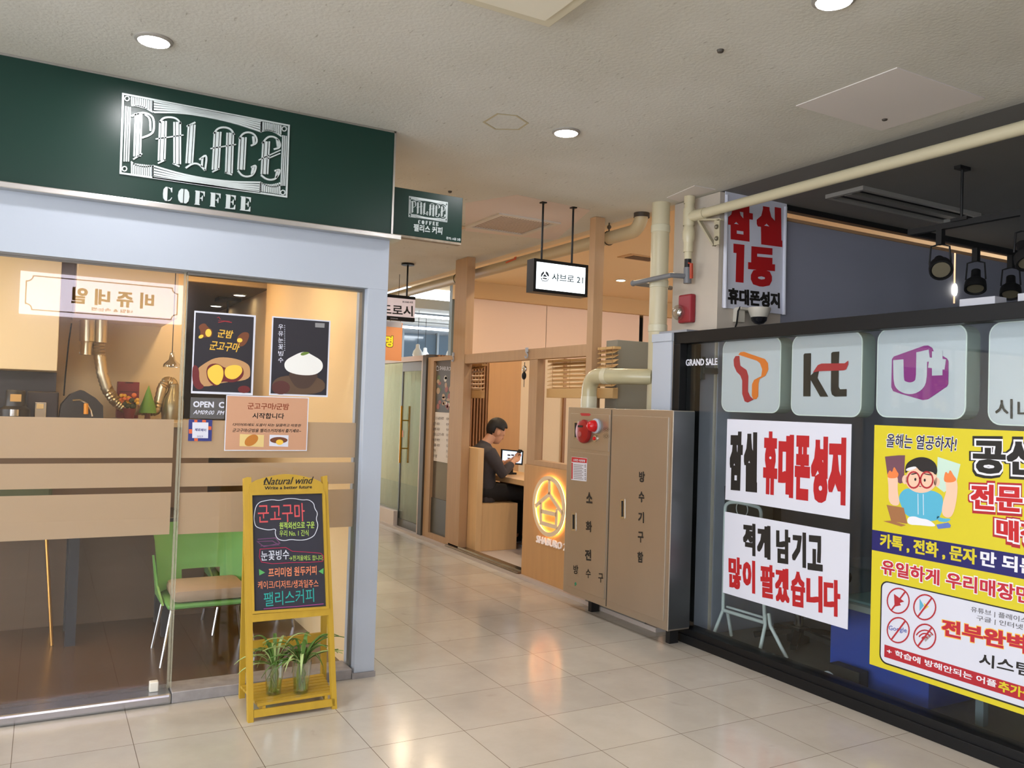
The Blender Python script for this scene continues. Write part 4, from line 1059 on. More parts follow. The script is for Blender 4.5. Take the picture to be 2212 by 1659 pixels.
# key ring / camera on the jamb
kc = PX(3.69).at((1133, 797))
kk = thing('door_chime', 'small dark and silver chime hanging on the restaurant door jamb', 'chime', kc)
MB().ball(kc, (.02, .03, .03), 12, 8).out('bell', CHROME, kk, True); MB().ball(kc+V((0, .005, -.06)), (.02, .025, .035), 12, 8).out('charm', BLACK, kk, True); MB().tube([kc+V((0, 0, .06)), kc+V((0, 0, -.16))], .003, 6).out('string', BLACK, kk)
# roller blinds: slatted window
def blind(name, label, y0, y1, z0, z1, n_, x, mtl, pitch, ang):
    t = thing(name, label, 'blind', (x, (y0+y1)/2, z0))
    m = MB(); m.box(x-.02, x+.04, y0, y1, z1-.02, z1); m.out('headrail', mtl, t)
    for i in range(n_):
        z = z1-.04-i*pitch
        MB().prism([(x-.022, y0, z-.012*ang), (x+.022, y0, z+.012*ang), (x+.022, y0, z+.012*ang+.004), (x-.022, y0, z-.012*ang+.004)], (0, y1-y0, 0)).out('slat', mtl, t)
    MB().box(x-.025, x+.025, y0, y1, z0, z0+.08, .004).out('stacked_slats', mtl, t)
    for f in (.12, .5, .88): MB().tube([(x-.02, y0+(y1-y0)*f, z0), (x-.02, y0+(y1-y0)*f, z1)], .002, 5).out('cord', mat('blind_cord', (170, 130, 86), 0.7), t)
    return t
BL = mat('bamboo_slat', (206, 170, 116), 0.5)
blind('venetian_blind', 'wooden venetian blind half lowered in the window beside the lit emblem panel', 5.46, 6.17, 1.575, 1.9, 8, 3.82, BL, .034, 1)
blind('venetian_blind', 'short wooden venetian blind right of the second oak post', 5.12, 5.34, 1.575, 1.97, 9, 3.76, BL, .036, 1)
# interior partition with slats
SLW = mat('slat_wood', (150, 104, 60), 0.5)
PW = 8.75
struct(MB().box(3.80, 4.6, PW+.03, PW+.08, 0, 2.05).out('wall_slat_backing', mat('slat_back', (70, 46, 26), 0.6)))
sp_ = thing('slat_screen', 'tall dark wooden slat screen behind the seated person', 'screen', (4.2, PW, 0))
for i in range(17):
    x = 3.92+i*.039; MB().box(x, x+.02, PW-.01, PW+.03, 0, 2.05).out('slat', SLW, sp_)
blind('bamboo_blind', 'rolled bamboo blind in front of the wooden slat screen', 7.42, 7.84, 1.56, 1.905, 7, 3.82, mat('bamboo_dark', (176, 134, 82), 0.5), .042, 1)
sw = struct(MB().box(4.58, 5.02, PW, PW+.06, 0, 2.1).out('wall_oak_partition', mat('partition_oak', (206, 156, 98), 0.5, noise=0.08, nscale=2, stretch=(9, 9, .6))))
struct(MB().box(5.02, 6.3, PW+.0, PW+.06, 0, 2.1).out('wall_cream_partition', mat('partition_cream', (232, 208, 170), 0.7)))
# panels seen through the slatted window
for i, x in enumerate((5.30, 5.62, 5.95)): struct(MB().box(x, x+.035, PW-.03, PW, 0, 2.1).out('trim_%d' % (5+i), SLW))
# back blinds of the restaurant
BW = mat('roller_fabric', (238, 210, 186), 0.75)
PBk = 11.2
for i, (x0, x1) in enumerate(((5.35, 6.845), (6.855, 8.68), (8.76, 10.6))):
    t = tag(MB().box(x0, x1, PBk, PBk+.01, 0.3, 3.10).out('roller_blind', BW), ('peach roller blind on the restaurant back wall left of the lit hanging sign', 'peach roller blind on the restaurant back wall right of the second oak post', 'peach roller blind beside the thick cream pipe')[i], 'blind', 'peach roller blinds')
struct(MB().box(5.35, 11, PBk+.3, PBk+.4, 0, 3.4).out('wall_restaurant_back', mat('back_wall_bluegrey', (120, 132, 140), 0.6)))
struct(MB().box(5.35, 11, PBk-.12, PBk+.3, 3.08, 3.32).out('trim_9', mat('soffit_tan', (206, 170, 120), 0.7)))
struct(MB().box(11, 11.1, 4.3, 11.6, 0, 3.4).out('wall_restaurant_side', mat('restaurant_side', (226, 190, 150), 0.7)))
ES = mat('restaurant_lamp', (255, 226, 180), 0.5, emit=L_SHAB, ecol=(255, 230, 194))
RL = [(4.4, 5.3), (4.4, 6.4), (4.4, 7.5), (4.4, 8.6), (4.45, 9.7), (4.45, 10.7), (7.05, 9.55), (8.6, 8.0), (8.6, 6.0), (10.2, 7.2)]
for i, (x, y) in enumerate(RL):
    downlight('restaurant_downlight', 'warm recessed downlight in the restaurant ceiling', x, y, 3.32, 0.06, ES, WHITE, 'warm restaurant downlights')
q = PZ(3.31).at((1385, 558))
rv = thing('ceiling_vent', 'small dark ceiling vent in the warm restaurant ceiling beside the cream pipe', 'vent', (q.x, q.y, 3.3))
m = MB(); m.box(q.x-.25, q.x+.25, q.y-.14, q.y+.14, 3.31, 3.321); m.out('frame', mat('vent_tan', (190, 150, 100), 0.6), rv); MB().box(q.x-.18, q.x+.18, q.y-.09, q.y+.09, 3.305, 3.312).out('opening', mat('vent_dark', (90, 64, 36), 0.7), rv)
# bench, backrest panel, table
bn = thing('bench', 'oak box bench with a tall back panel just inside the restaurant doorway', 'bench', (4.0, 7.95, 0.03))
BO = mat('bench_oak', (226, 188, 138), 0.5, noise=0.1, nscale=3, stretch=(9, 9, .7))
MB().box(3.795, 3.862, 7.43, 8.70, 0.03, 1.06, 0.003).out('back_panel', BO, bn)
MB().box(3.862, 4.28, 7.45, 8.70, 0.03, 0.50, 0.003).out('seat_box', BO, bn)
tbl = thing('counter_table', 'light oak counter table in front of the seated person', 'table', (4.5, 7.2, 0.03))
MB().box(4.20, 4.72, 6.10, 8.6, 0.70, 0.755, 0.003).out('tabletop', BO, tbl)
MB().box(4.69, 4.72, 6.10, 8.6, 0.03, 0.70).out('apron', mat('apron_dark', (84, 60, 40), 0.5), tbl)
tm = thing('tablet', 'black framed tablet with a lit screen standing on the oak counter table', 'tablet', (4.42, 7.85, 0.755))
PT = PY(7.84)
A = PT.at((1084, 971)); B = PT.at((1132, 1003))
MB().prism([PT.at(p) for p in ((1083, 970), (1131, 974), (1129, 1005), (1082, 1001))], (0, .012, 0)).out('bezel', BLACK, tm)
sc_ = MB().prism([PT.at(p, .001) for p in ((1086, 973), (1128, 977), (1126, 1001), (1085, 998))], (0, .0008, 0)).out('screen', mat('lit_screen', (190, 214, 246), 0.3, emit=1.0, ecol=(196, 218, 248)), tm)
m = MB()
for i in range(4): m.poly(PT, kr([(764+i*22, 722), (782+i*22, 724), (782+i*22, 734), (764+i*22, 732)]), .002, .0005)
for i in range(2): m.poly(PT, kr([(764+i*22, 742), (782+i*22, 744), (782+i*22, 752), (764+i*22, 750)]), .002, .0005)
m.out('menu_icons', mat('icon_brown', (96, 84, 80), 0.5), sc_)
q = PT.at((1108, 1004)); MB().box(q.x-.05, q.x+.05, 7.84, 7.95, .755, .775, .003).box(q.x-.015, q.x+.015, 7.86, 7.89, .775, q.z+.05).out('stand', BLACK, tm)
jr = thing('metal_canister', 'steel canister on the counter seen through the slatted window', 'canister', (4.45, 6.5, .755))
c = PY(6.9).at((1194, 1006))
MB().lathe((c.x, 6.9, .755), [(0, 0), (.05, 0), (.05, .16), (.046, .165), (0, .165)], 18).out('body', SILVER, jr, True)
MB().lathe((c.x, 6.9, .92), [(.04, 0), (.035, .02), (.012, .035), (0, .04)], 14).out('knob', mat('cream_knob', (216, 200, 170), 0.5), jr, True)
struct(MB().box(3.80, 4.72, 6.19, 6.22, .755, .76).out('trim_8', BO))
# ================================================================ SHOP BEYOND (upper part over the glass entrance)
struct(MB().box(3.9, 12, 15.5, 15.6, 0, 2.995).out('wall_far', mat('far_wall', (150, 156, 162), 0.6)))
struct(MB().box(3.95, 12, 12.3, 17, 2.995, 3.15).out('ceiling_far', mat('far_ceiling', (206, 208, 206), 0.8)))
FW = mat('dusk_glass', (92, 106, 118), 0.08)
for i in range(4):
    w = struct(MB().box(5.4+i*.75, 6.1+i*.75, 15.44, 15.49, 2.2, 2.86).out('window_%d' % (3+i), FW))
    MB().box(5.36+i*.75, 5.40+i*.75, 15.40, 15.5, 2.1, 2.9).out('mullion', mat('mullion_grey', (150, 158, 164), 0.4), w)
TU = mat('tube_light', (244, 250, 255), 0.4, emit=14, ecol=(240, 248, 255))
for i, (x0, x1, y, z) in enumerate(((5.3, 7.4, 13.0, 2.93), (5.2, 7.0, 14.4, 2.86), (4.7, 8.0, 13.2, 2.17))):
    t = thing('tube_light', ('upper', 'lower short', 'lowest long')[i]+' fluorescent tube light in the far shop above the frosted entrance', 'ceiling light', ((x0+x1)/2, y, z), 'fluorescent tubes')
    MB().box(x0, x1, y-.03, y+.03, z, z+.035).out('tube', TU, t); MB().box(x0, x1, y-.05, y+.05, z+.035, z+.065).out('housing', WHITE, t)
    for f in (.15, .85): MB().tube([(x0+(x1-x0)*f, y, z+.06), (x0+(x1-x0)*f, y, 2.995)], .006, 6).out('hanger', BLACK, t)
def bulb(px_, py_, y, label):
    c = PY(y).at((px_, py_))
    t = thing('bulb_lamp', label, 'lamp', c, 'white bulb lamps over the glass entrance')
    MB().lathe(c, [(0, -.09), (.06, -.075), (.085, -.02), (.07, .04), (.035, .09), (.03, .15), (0, .16)], 16).out('bulb', mat('opal_bulb', (226, 230, 232), 0.3), t, True)
    MB().tube([c+V((0, 0, .15)), (c.x, c.y, 2.995)], .004, 6).out('cord', BLACK, t)
bulb(902, 764, 12.6, 'white bulb lamp above the middle of the frosted glass entrance')
bulb(974, 766, 12.6, 'white bulb lamp just left of the first oak post')
bulb(918, 770, 13.7, 'smaller white bulb lamp farther back over the frosted entrance')
# ================================================================ FIRE HOSE CABINET
XC = 3.48
PC = PX(XC)
kc_ = K(1200, 700, 2.3056)
fc_ = thing('hose_cabinet', 'stainless steel fire hose cabinet with black vertical lettering beside the phone shop window', 'cabinet', (3.57, 4.72, 0.11))
Y0, Y1, ZB, ZT = 4.115, 5.33, 0.11, 1.5
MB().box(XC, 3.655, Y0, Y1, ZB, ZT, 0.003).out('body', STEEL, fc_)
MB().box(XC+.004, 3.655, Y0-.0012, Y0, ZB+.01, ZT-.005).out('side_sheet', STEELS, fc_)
def cd_(y): return y
DSP = 4.775
for nm, y0, y1, z0, z1 in (('door', 4.155, DSP-.02, .165, 1.455), ('door', DSP+.02, 5.29, .165, 1.17), ('alarm_panel', DSP+.02, 5.29, 1.195, 1.455)):
    d = MB().box(XC-.006, XC, y0, y1, z0, z1, .002).out(nm, STEEL, fc_)
    if nm == 'door' and y1 < DSP: door_r = d
    elif nm == 'door': door_l = d
    else: pan = d
MB().box(XC-.002, XC, DSP-.004, DSP+.004, ZB+.01, ZT-.01).out('seam', mat('seam_dark', (70, 66, 60), 0.5), fc_)
PCd = PX(XC-.006)
def recess(par, x, y, h):
    ps_ = kc_([(x-8, y-h), (x+8, y-h), (x+8, y+h), (x-8, y+h)])
    m = MB(); m.stroke(PCd, ps_, .012, .004, .005, True); hd = m.out('handle_frame', CHROME, par)
    m = MB(); m.poly(PCd, ps_, .001, .001); m.out('handle_recess', BLACKM, hd)
recess(door_l, 90, 985, 40); recess(door_r, 333, 920, 44); recess(pan, 101, 528, 40)
c = PCd.at(kc_([(147, 535)])[0])
RB = mat('alarm_red', (150, 26, 28), 0.35)
ab = MB().lathe(c, [(0.085, 0), (.088, .014), (.08, .03), (.05, .042), (0, .046)], 28, (-1, 0, 0)).out('alarm_bell', RB, pan, True)
MB().lathe(c+V((-.045, 0, -.02)), [(.02, 0), (.018, .006), (0, .007)], 16, (-1, 0, 0)).out('bell_cap', mat('grey_red', (170, 90, 86), 0.4), ab, True)
m = MB(); m.box(c.x-.046, c.x-.04, c.y-.03, c.y+.03, c.z+.03, c.z+.045); m.out('bell_label', INK, ab)
c = PCd.at(kc_([(206, 508)])[0])
lampb = MB().lathe(c, [(.052, 0), (.054, .016), (.044, .022), (0, .022)], 24, (-1, 0, 0)).out('lamp_base', WHITE, pan, True)
MB().lathe(c+V((-.026, 0, 0)), [(.043, 0), (.041, .02), (.03, .042), (.012, .054), (0, .055)], 24, (-1, 0, 0)).out('lamp_dome', mat('red_lens', (196, 20, 28), 0.15, emit=0.05), lampb, True)
c = PCd.at(kc_([(200, 570)])[0])
bb = MB().lathe(c, [(.024, 0), (.024, .008), (0, .01)], 18, (-1, 0, 0)).out('button_ring', CHROME, pan, True)
MB().lathe(c+V((-.009, .004, 0)), [(.014, 0), (.012, .008), (0, .01)], 14, (-1, 0, 0)).out('button', mat('red_lens', (196, 20, 28)), bb, True)
m = MB()
for cy_ in (524, 558):
    for i in range(12):
        a = 2*pi*i/12
        for r in (7, 14): 
            q = (252+r*cos(a), cy_+r*0.8*sin(a)); m.poly(PCd, kc_([(q[0]-1, q[1]-1.3), (q[0]+1, q[1]-1.3), (q[0]+1, q[1]+1.3), (q[0]-1, q[1]+1.3)]), .0006, .0005)
m.out('speaker_holes', INK, pan)
m = MB(); m.poly(PCd, kc_([(122, 446), (130, 443), (168, 445), (176, 451), (168, 458), (130, 457)]), .001); m.out('maker_plate', mat('plate_red', (176, 40, 44), 0.5), pan)
s_ = MB().poly(PCd, kc_([(80, 660), (157, 668), (154, 784), (78, 776)]), .001).out('instruction_sheet', PAPER, door_l)
m = MB(); m.poly(PCd, kc_([(81, 662), (156, 670), (155, 693), (80, 686)]), .0018, .0005); m.poly(PCd, kc_([(80, 690), (86, 691), (85, 772), (79, 771)]), .0018, .0005); m.out('red_header', RED, s_)
MB().text('소화전 사용방법', PCd, *kc_([(88, 682), (146, 688), (89, 670)]), .0024, (.03, .03)).out('lettering', PAPER, s_)
m = MB()
for i in range(9): m.stroke(PCd, kc_([(90, 700+i*8.5), (132 if i % 2 else 138, 704+i*8.5)]), .004, .0018, .0004)
for i, yy in enumerate((705, 728, 748, 768)): m.stroke(PCd, kc_([(143, yy), (150, yy-4), (150, yy+8), (144, yy+6)]), .005, .0018, .0004)
m.out('fine_print', mat('fine_grey', (120, 112, 116), 0.6), s_)
def glyph(par, ch, x, y, w, h, b=.035):
    MB().text(ch, PCd, *kc_([(x-w, y+h+w*.35), (x+w, y+h+w*.55), (x-w, y-h-w*.1)]), .0012, (b, b)).out('letter', INK, par)
for ch, x, y in (('소', 168, 862), ('화', 166, 1005), ('전', 162, 1147)): glyph(door_l, ch, x, y, 15, 24)
for ch, x, y in (('방', 101, 1220), ('수', 163, 1240), ('구', 225, 1262)): glyph(door_l, ch, x, y, 12, 20, .02)
for ch, x, y in (('방', 430, 758), ('수', 428, 858), ('기', 426, 960), ('구', 424, 1058), ('함', 422, 1158)): glyph(door_r, ch, x, y, 14, 24)
m = MB(); m.poly(PCd, kc_([(94, 1290), (101, 1284), (105, 1296), (97, 1306)]), .001); m.out('green_spot', mat('green_spot', (30, 130, 96), 0.6), door_l)
MB().box(3.57, 3.64, 5.08, 5.12, 0.0, .11).out('foot', BLACKM, fc_); MB().box(3.57, 3.64, 4.2, 4.24, 0.0, .11).out('foot', BLACKM, fc_)
# bulky things behind / above the cabinet
gb = MB().box(3.835, 4.17, 5.21, 5.36, 0.03, 2.03, .003).out('metal_cabinet', mat('grey_enamel', (146, 146, 134), 0.5)); tag(gb, 'tall plain grey metal cabinet standing behind the cream pipe elbow', 'cabinet')
wp_ = tag(MB().box(3.655, 3.669, 4.36, 4.56, 0.11, 1.965, .002).box(3.648, 3.669, 4.355, 4.565, 1.965, 2.02, .002).out('end_board', WHITE), 'narrow white panel with a capped top left of the black window frame', 'panel')
bl_ = tag(MB().box(3.66, 3.69, 4.57, 5.29, 0.0, 1.49).out('back_board', mat('grey_back', (120, 116, 108), 0.7)), 'grey backing wall behind the hose cabinet', 'panel')
tp_ = tag(MB().box(3.66, 3.95, 4.22, 4.5, 2.02, 2.035).out('top_board', mat('grey_board', (140, 142, 148), 0.6)), 'grey board lying on top of the black window frame at its left end', 'board')
# cream pipes
pp = thing('drain_pipe', 'thick cream drain pipe from floor level up to the ceiling left of the concrete column', 'pipe', (3.84, 4.74, 0))
MB().tube([(3.84, 4.74, .1), (3.84, 4.74, 2.996)], .065, 24).out('pipe', PVC, pp, True)
for z in (2.78, 2.38, 2.06): MB().lathe((3.84, 4.74, z), [(.065, 0), (.069, .004), (.069, .05), (.065, .054)], 24).out('joint', mat('pvc_joint', (206, 202, 176), 0.25), pp, True)
el = thing('elbow_pipe', 'cream pipe elbow rising from the hose cabinet top and running to the thick pipe', 'pipe', (3.57, 5.2, 1.5))
c0 = PX(3.57).at((1272, 875)); y_ = c0.y
pz = 1.735
pts = [(3.57, y_, 1.5), (3.57, y_, pz-.11)]+[V((3.57, y_-.11+.11*cos(a), pz-.11+.11*sin(a))) for a in [pi/2*i/8 for i in range(1, 9)]]
pts += [V((3.585, y_-.2, pz)), V((3.80, 4.74, pz))]
MB().tube(pts, .058, 22).out('pipe', mat('pvc_aged', (188, 180, 146), 0.22, noise=0.12, nscale=7), el, True)
MB().tube([(3.57, y_, 1.5), (3.57, y_, 1.585)], .0615, 22).out('socket', mat('pvc_joint', (206, 202, 176)), el, True)
MB().tube([V((3.582, y_-.17, pz)), V((3.592, y_-.215, pz))], .0605, 22).out('seam', mat('pvc_joint', (206, 202, 176)), el, True)
# pipe under the edge of the hall ceiling
fp = thing('sprinkler_pipe', 'long tan pipe hung below the hall ceiling edge, bending up into the ceiling', 'pipe', (3.90, 6.5, 2.8))
e0 = PX(3.92).at((1386, 470)); 
pz2 = PX(3.92).at((1325, 512)).z
pts = [V((3.92, e0.y, 2.996)), V((3.92, e0.y, pz2+.12))]+[V((3.92, e0.y+.12-.12*cos(a), pz2+.12-.12*sin(a))) for a in [pi/2*i/7 for i in range(1, 8)]]+[V((3.92, 7.0, pz2)), V((3.92, 14, pz2))]
MB().tube(pts, .052, 20).out('pipe', mat('pipe_tan', (186, 170, 136), 0.4), fp, True)
MB().lathe((3.92, e0.y, 2.96), [(.06, .0), (.06, .036)], 20).out('collar', mat('dark_ring', (60, 50, 40), 0.6), fp, True)
for y in (e0.y+.42, 8.3):
    MB().tube([(3.92, y, pz2+.05), (3.92, y, 2.996)], .006, 8).tube([V((3.92+.056*cos(a), y, pz2+.056*sin(a))) for a in [2*pi*i/16 for i in range(17)]], .004, 6).ball((3.92, y, pz2+.09), .018, 8, 6).out('hanger', mat('hanger_dark', (80, 70, 56), 0.5), fp, True)
arw = PX(3.867)
m = MB(); m.poly(arw, [(1092, 566), (1113, 557), (1113, 561), (1093, 569)], .001); m.poly(arw, [(1110, 556), (1116, 554), (1114, 562)], .001)
m.out('flow_arrow', mat('orange_arrow', (206, 88, 44), 0.5), fp)

# ================================================================ CONCRETE COLUMN AND ITS FITTINGS
COLM = mat('plastered_column', (188, 178, 164), 0.85, noise=0.06, nscale=9, bump=0.3)
struct(MB().box(3.935, 4.53, 4.235, 4.70, 0.0, 2.99).out('wall_column', COLM))
XK = 3.935; PKx = PX(XK); YK = 4.235; PKy = PY(YK)
fa = PKx.at((1488, 668))
al = thing('fire_strobe', 'red fire alarm strobe with a clear dome on the plastered column', 'alarm', fa)
MB().box(XK-.05, XK, fa.y-.075, fa.y+.06, fa.z-.10, fa.z+.10, .012).out('body', mat('alarm_maroon', (140, 26, 40), 0.4), al)
MB().ball((XK-.06, fa.y+.035, fa.z-.025), (.045, .055, .055), 18, 12).out('dome', glass_mat('strobe_dome', (0.9, 0.88, 0.84), 0.25, 0.08), al, True)
MB().ball((XK-.05, fa.y+.035, fa.z-.025), (.02, .022, .03), 10, 8).out('reflector', CHROME, al, True)
# wall mounted pipe branch
XB = 3.86
by_ = PX(XB).at((1489, 450)).y
tz = 2.845
bp = thing('branch_pipe', 'long cream pipe along the ceiling with a tee and grey elbow at the column', 'pipe', (XB, by_, 2.4))
zt_ = lambda y: PX(XB).at((1486, y)).z
MB().tube([(XB, by_, 2.99), (XB, by_, zt_(545))], .034, 18).out('riser', PVC, bp, True)
MB().tube([(XB, by_, tz), (XB-.0, -1.2, tz)], .033, 18).out('long_run', PVC, bp, True)
MB().lathe((XB, by_, 2.94), [(.038, 0), (.038, .05)], 18).lathe((XB, by_, tz-.06), [(.04, 0), (.041, .01), (.041, .11), (.04, .12)], 18).out('tee', PVC, bp, True)
MB().tube([(XB, by_-.05, tz), (XB, by_-.16, tz)], .038, 18).out('socket', PVC, bp, True)
MB().tube([(XB, by_, zt_(490)), (XB, by_, zt_(500)), (XB, by_, zt_(515)), (XB, by_, zt_(530))], [.034, .042, .042, .03], 18).tube([(XB, by_, zt_(530)), (XB, by_, zt_(560))], .026, 16).out('reducer', PVC, bp, True)
MB().tube([(XB, by_, zt_(558)), (XB, by_, zt_(580))], .024, 14).out('valve_body', BLACK, bp, True)
GP_ = mat('grey_pvc', (112, 114, 118), 0.4)
MB().tube([(XB, by_, zt_(578)), (XB, by_, zt_(612))], .028, 14).out('grey_tee', GP_, bp, True)
h0 = V((XB, by_, zt_(597))); hj = V((3.742, by_+.03, h0.z)); h1 = PX(3.742).at((1368, 612)); h2 = V((4.1, h1.y, h1.z))
MB().tube([h0, hj, h1], .018, 12).tube([h1, h2], .017, 12).ball(h1, .023, 10, 8).out('grey_run', GP_, bp, True)
MB().tube([V((XB-.02, by_-.03, zt_(570))), V((XB-.025, by_-.07, zt_(574)))], .006, 6).bar(V((XB-.03, by_-.07, zt_(573))), V((XB-.03, by_-.075, zt_(605))), .012, .022).out('red_lever', mat('lever_red', (170, 58, 30), 0.45), bp)
br_ = thing('pipe_bracket', 'cream triangular pipe bracket on the column below the long pipe', 'bracket', (XK-.02, 4.27, 2.5))
kb = K(1300, 380, 4.365)
m = MB(); m.stroke(PX(XB), kb([(890, 412), (1122, 410)]), .012, .0, .03); m.stroke(PX(XB), kb([(905, 420), (1045, 655)]), .014, 0, .03); m.stroke(PX(XB), kb([(1085, 415), (1080, 650)]), .05, 0, .012); m.out('arm', mat('bracket_cream', (176, 168, 142), 0.5), br_)
m = MB()
for p in ((1082, 480), (1082, 590)):
    q = PX(XB).at(kb([p])[0], .004); m.ball(q, .016, 8, 6)
m.out('bolt', mat('bolt_grey', (120, 114, 98), 0.4, 0.5), br_, True)
# banner
kbn = kb
PBn = PY(4.222)
bn_ = thing('banner', 'white hanging banner with red and black block lettering on the column', 'banner', PBn.at((1632, 672)))
A = PBn.at((1566, 448)); B = PBn.at((1700, 440)); C_ = PBn.at((1567, 665)); D_ = PBn.at((1697, 677))
m = MB(); m.box(A.x, B.x, 4.222, 4.226, C_.z, 2.994); m.out('sheet', PAPER, bn_)
for x_ in (A.x+.011, B.x-.017):
    MB().tube([(x_, 4.21, C_.z-.004), (x_, 4.217, 2.6), (x_, 4.219, 2.97)], .012, 8).out('curled_edge', PAPER, bn_, True)
RB2 = mat('banner_red', (178, 20, 24), 0.6)
bb_ = dict(off=.002)
MB().text('잠', PBn, *kbn([(1180, 592), (1425, 625), (1178, 235)]), .002, (.075, .05)).text('실', PBn, *kbn([(1462, 640), (1702, 672), (1458, 265)]), .002, (.075, .05)).text('등', PBn, *kbn([(1376, 1035), (1630, 1052), (1382, 660)]), .002, (.06, .05)).out('red_lettering', RB2, bn_)
MB().text('휴대폰성지', PBn, *kbn([(1190, 1205), (1680, 1250), (1188, 1052)]), .002, (.055, .045)).out('black_lettering', INK, bn_)
m = MB(); m.poly(PBn, kbn([(1262, 1000), (1336, 1008), (1345, 650), (1242, 638), (1242, 724), (1270, 728)]), .002); m.out('red_numeral', RB2, bn_)
# cctv
cq = PBn.at((1607, 676))
cv = thing('dome_camera', 'white dome security camera on the column under the banner', 'camera', cq)
MB().box(cq.x-.09, cq.x+.08, 4.16, 4.235, cq.z+.012, cq.z+.03, .004).box(cq.x-.09, cq.x-.02, 4.19, 4.235, cq.z-.07, cq.z+.02, .004).out('bracket', mat('cctv_ivory', (196, 190, 176), 0.4), cv)
cm_ = V((cq.x+.04, 4.12, cq.z))
MB().lathe(cm_, [(.075, .03), (.075, .015), (.066, -.01), (.055, -.035)], 22).lathe(cm_, [(0, .031), (.075, .03)], 22).out('housing', mat('cctv_ivory', (196, 190, 176)), cv, True)
MB().lathe(cm_+V((0, 0, -.034)), [(.054, 0), (.05, -.025), (.03, -.045), (0, -.052)], 20).out('dark_dome', mat('dark_dome', (26, 26, 30), 0.08), cv, True)
MB().tube([V((cq.x-.085, 4.17, cq.z+.03)), V((cq.x-.105, 4.17, cq.z-.0)), V((cq.x-.095, 4.19, cq.z-.08)), V((cq.x-.08, 4.23, cq.z-.13))], .006, 6).out('cable', BLACK, cv, True)

# ================================================================ PHONE SHOP
struct(MB().box(4.53, 8.6, 4.25, 4.30, 0, 2.90).box(3.79, 3.95, 4.25, 4.30, 0, 2.0).box(3.95, 4.53, 4.225, 4.235, 0, 2.0).out('wall_phone_back', mat('bluegrey_wall', (150, 152, 166), 0.7)))
struct(MB().box(3.72, 8.6, -4, 4.25, 0.0, 0.02).out('floor_phone', mat('phone_floor', (112, 106, 98), 0.35, noise=0.12, nscale=4)))
struct(MB().box(4.53, 8.6, 4.235, 4.25, 2.88, 2.902).out('trim_10', mat('wood_strip', (190, 150, 110), 0.6)))
struct(MB().box(4.53, 8.6, 4.24, 4.30, 2.955, 2.995).out('trim_11', BLACKM))
PWl = PY(4.247)
q0 = PWl.at((2063, 545)); q1 = PWl.at((2060, 655))
gp = tag(MB().box(q0.x-.006, q0.x+.006, 4.244, 4.25, q1.z, q0.z).out('light_slit', mat('slit_glow', (255, 214, 170), 0.5, emit=0.9, ecol=(255, 206, 160))), 'thin glowing slit between the grey panels at the back of the phone shop', 'slit')
qb = PWl.at((2062, 626))
tag(MB().ball((qb.x, 4.24, qb.z), (.022, .012, .05), 12, 8).out('slit_lamp', mat('slit_lamp', (255, 250, 235), 0.4, emit=14)), 'bright white lamp point shining through the slit above the window frame', 'lamp')
# window frame
XF = 3.67
FRB = mat('black_frame', (20, 20, 21), 0.4, spec=0.25)
wf = thing('window_frame', 'long black metal frame of the phone shop window', 'window frame', (3.71, 1.5, 0))
MB().box(XF, 3.75, -3.5, 4.358, 1.945, 2.022, .003).out('head', FRB, wf)
MB().box(XF, 3.71, -3.5, 4.3, 0.0, .055, .003).box(3.685, 3.80, -3.5, 4.3, 0.02, .095, .003).out('sill', FRB, wf)
MB().box(XF, 3.80, 4.29, 4.358, .055, 1.945, .003).out('jamb', FRB, wf)
MB().box(3.735, 3.78, 4.21, 4.29, .095, 1.945, .003).out('jamb', FRB, wf)
MB().box(3.69, 3.70, -3.5, 4.21, .055, .062).out('sill_bead', mat('bead_grey', (92, 92, 92), 0.4), wf)
XG = 3.72
struct(MB().box(XG, XG+.01, -3.5, 4.288, .09, 1.95).out('window_2', PGLASS))
PGl = PX(XG-.0008)
kq = K(1440, 660, 3.770)
gs = MB().text('GRAND SALE', PGl, *kq([(156, 492), (414, 484), (156, 438)]), .0004, (.04, .02)).out('window_lettering', mat('white_vinyl', (214, 216, 226), 0.5))
tag(gs, 'small white GRAND SALE lettering on the upper left of the phone shop glass', 'lettering')
# posters
def poster_rect(name, label, y0, y1, z0, z1, m_=PAPER):
    return tag(MB().box(XG-.003, XG-.0008, y0, y1, z0, z1).out(name, m_), label, 'poster')
PP0 = PX(XG-.003)
def corner(p): q = PP0.at(p); return q.y, q.z
ya, za = corner((1571, 905)); yb, zb = corner((1835, 1122))
po1 = poster_rect('poster', 'white poster with black and red block lettering under the first two square signs', yb, ya, zb, za)
MB().text('잠', PP0, *kq([(508, 1500), (612, 1510), (520, 1025)]), .0006, (.105, .05)).text('실', PP0, *kq([(626, 1512), (736, 1524), (632, 1030)]), .0006, (.105, .05)).out('black_lettering', INK, po1)
RK = mat('poster_red', (176, 20, 26), 0.6)
m = MB()
for ch, x0, x1, yb_, yt in (('휴', 783, 898, 1540, 1022), ('대', 905, 1030, 1562, 1048), ('폰', 1040, 1164, 1585, 1056), ('성', 1172, 1308, 1605, 1064), ('지', 1312, 1456, 1622, 1072)):
    m.text(ch, PP0, *kq([(x0, yb_-8), (x1, yb_+8), (x0+8, yt)]), .0006, (.085, .05))
m.out('red_lettering', RK, po1)
ya, za = corner((1566, 1105)); yb, zb = corner((1831, 1360))
po2 = poster_rect('poster', 'white poster with two lines of block lettering low on the phone shop glass', yb, ya, zb, za)
kp2 = K(1440, 1040, 3.95)
m = MB()
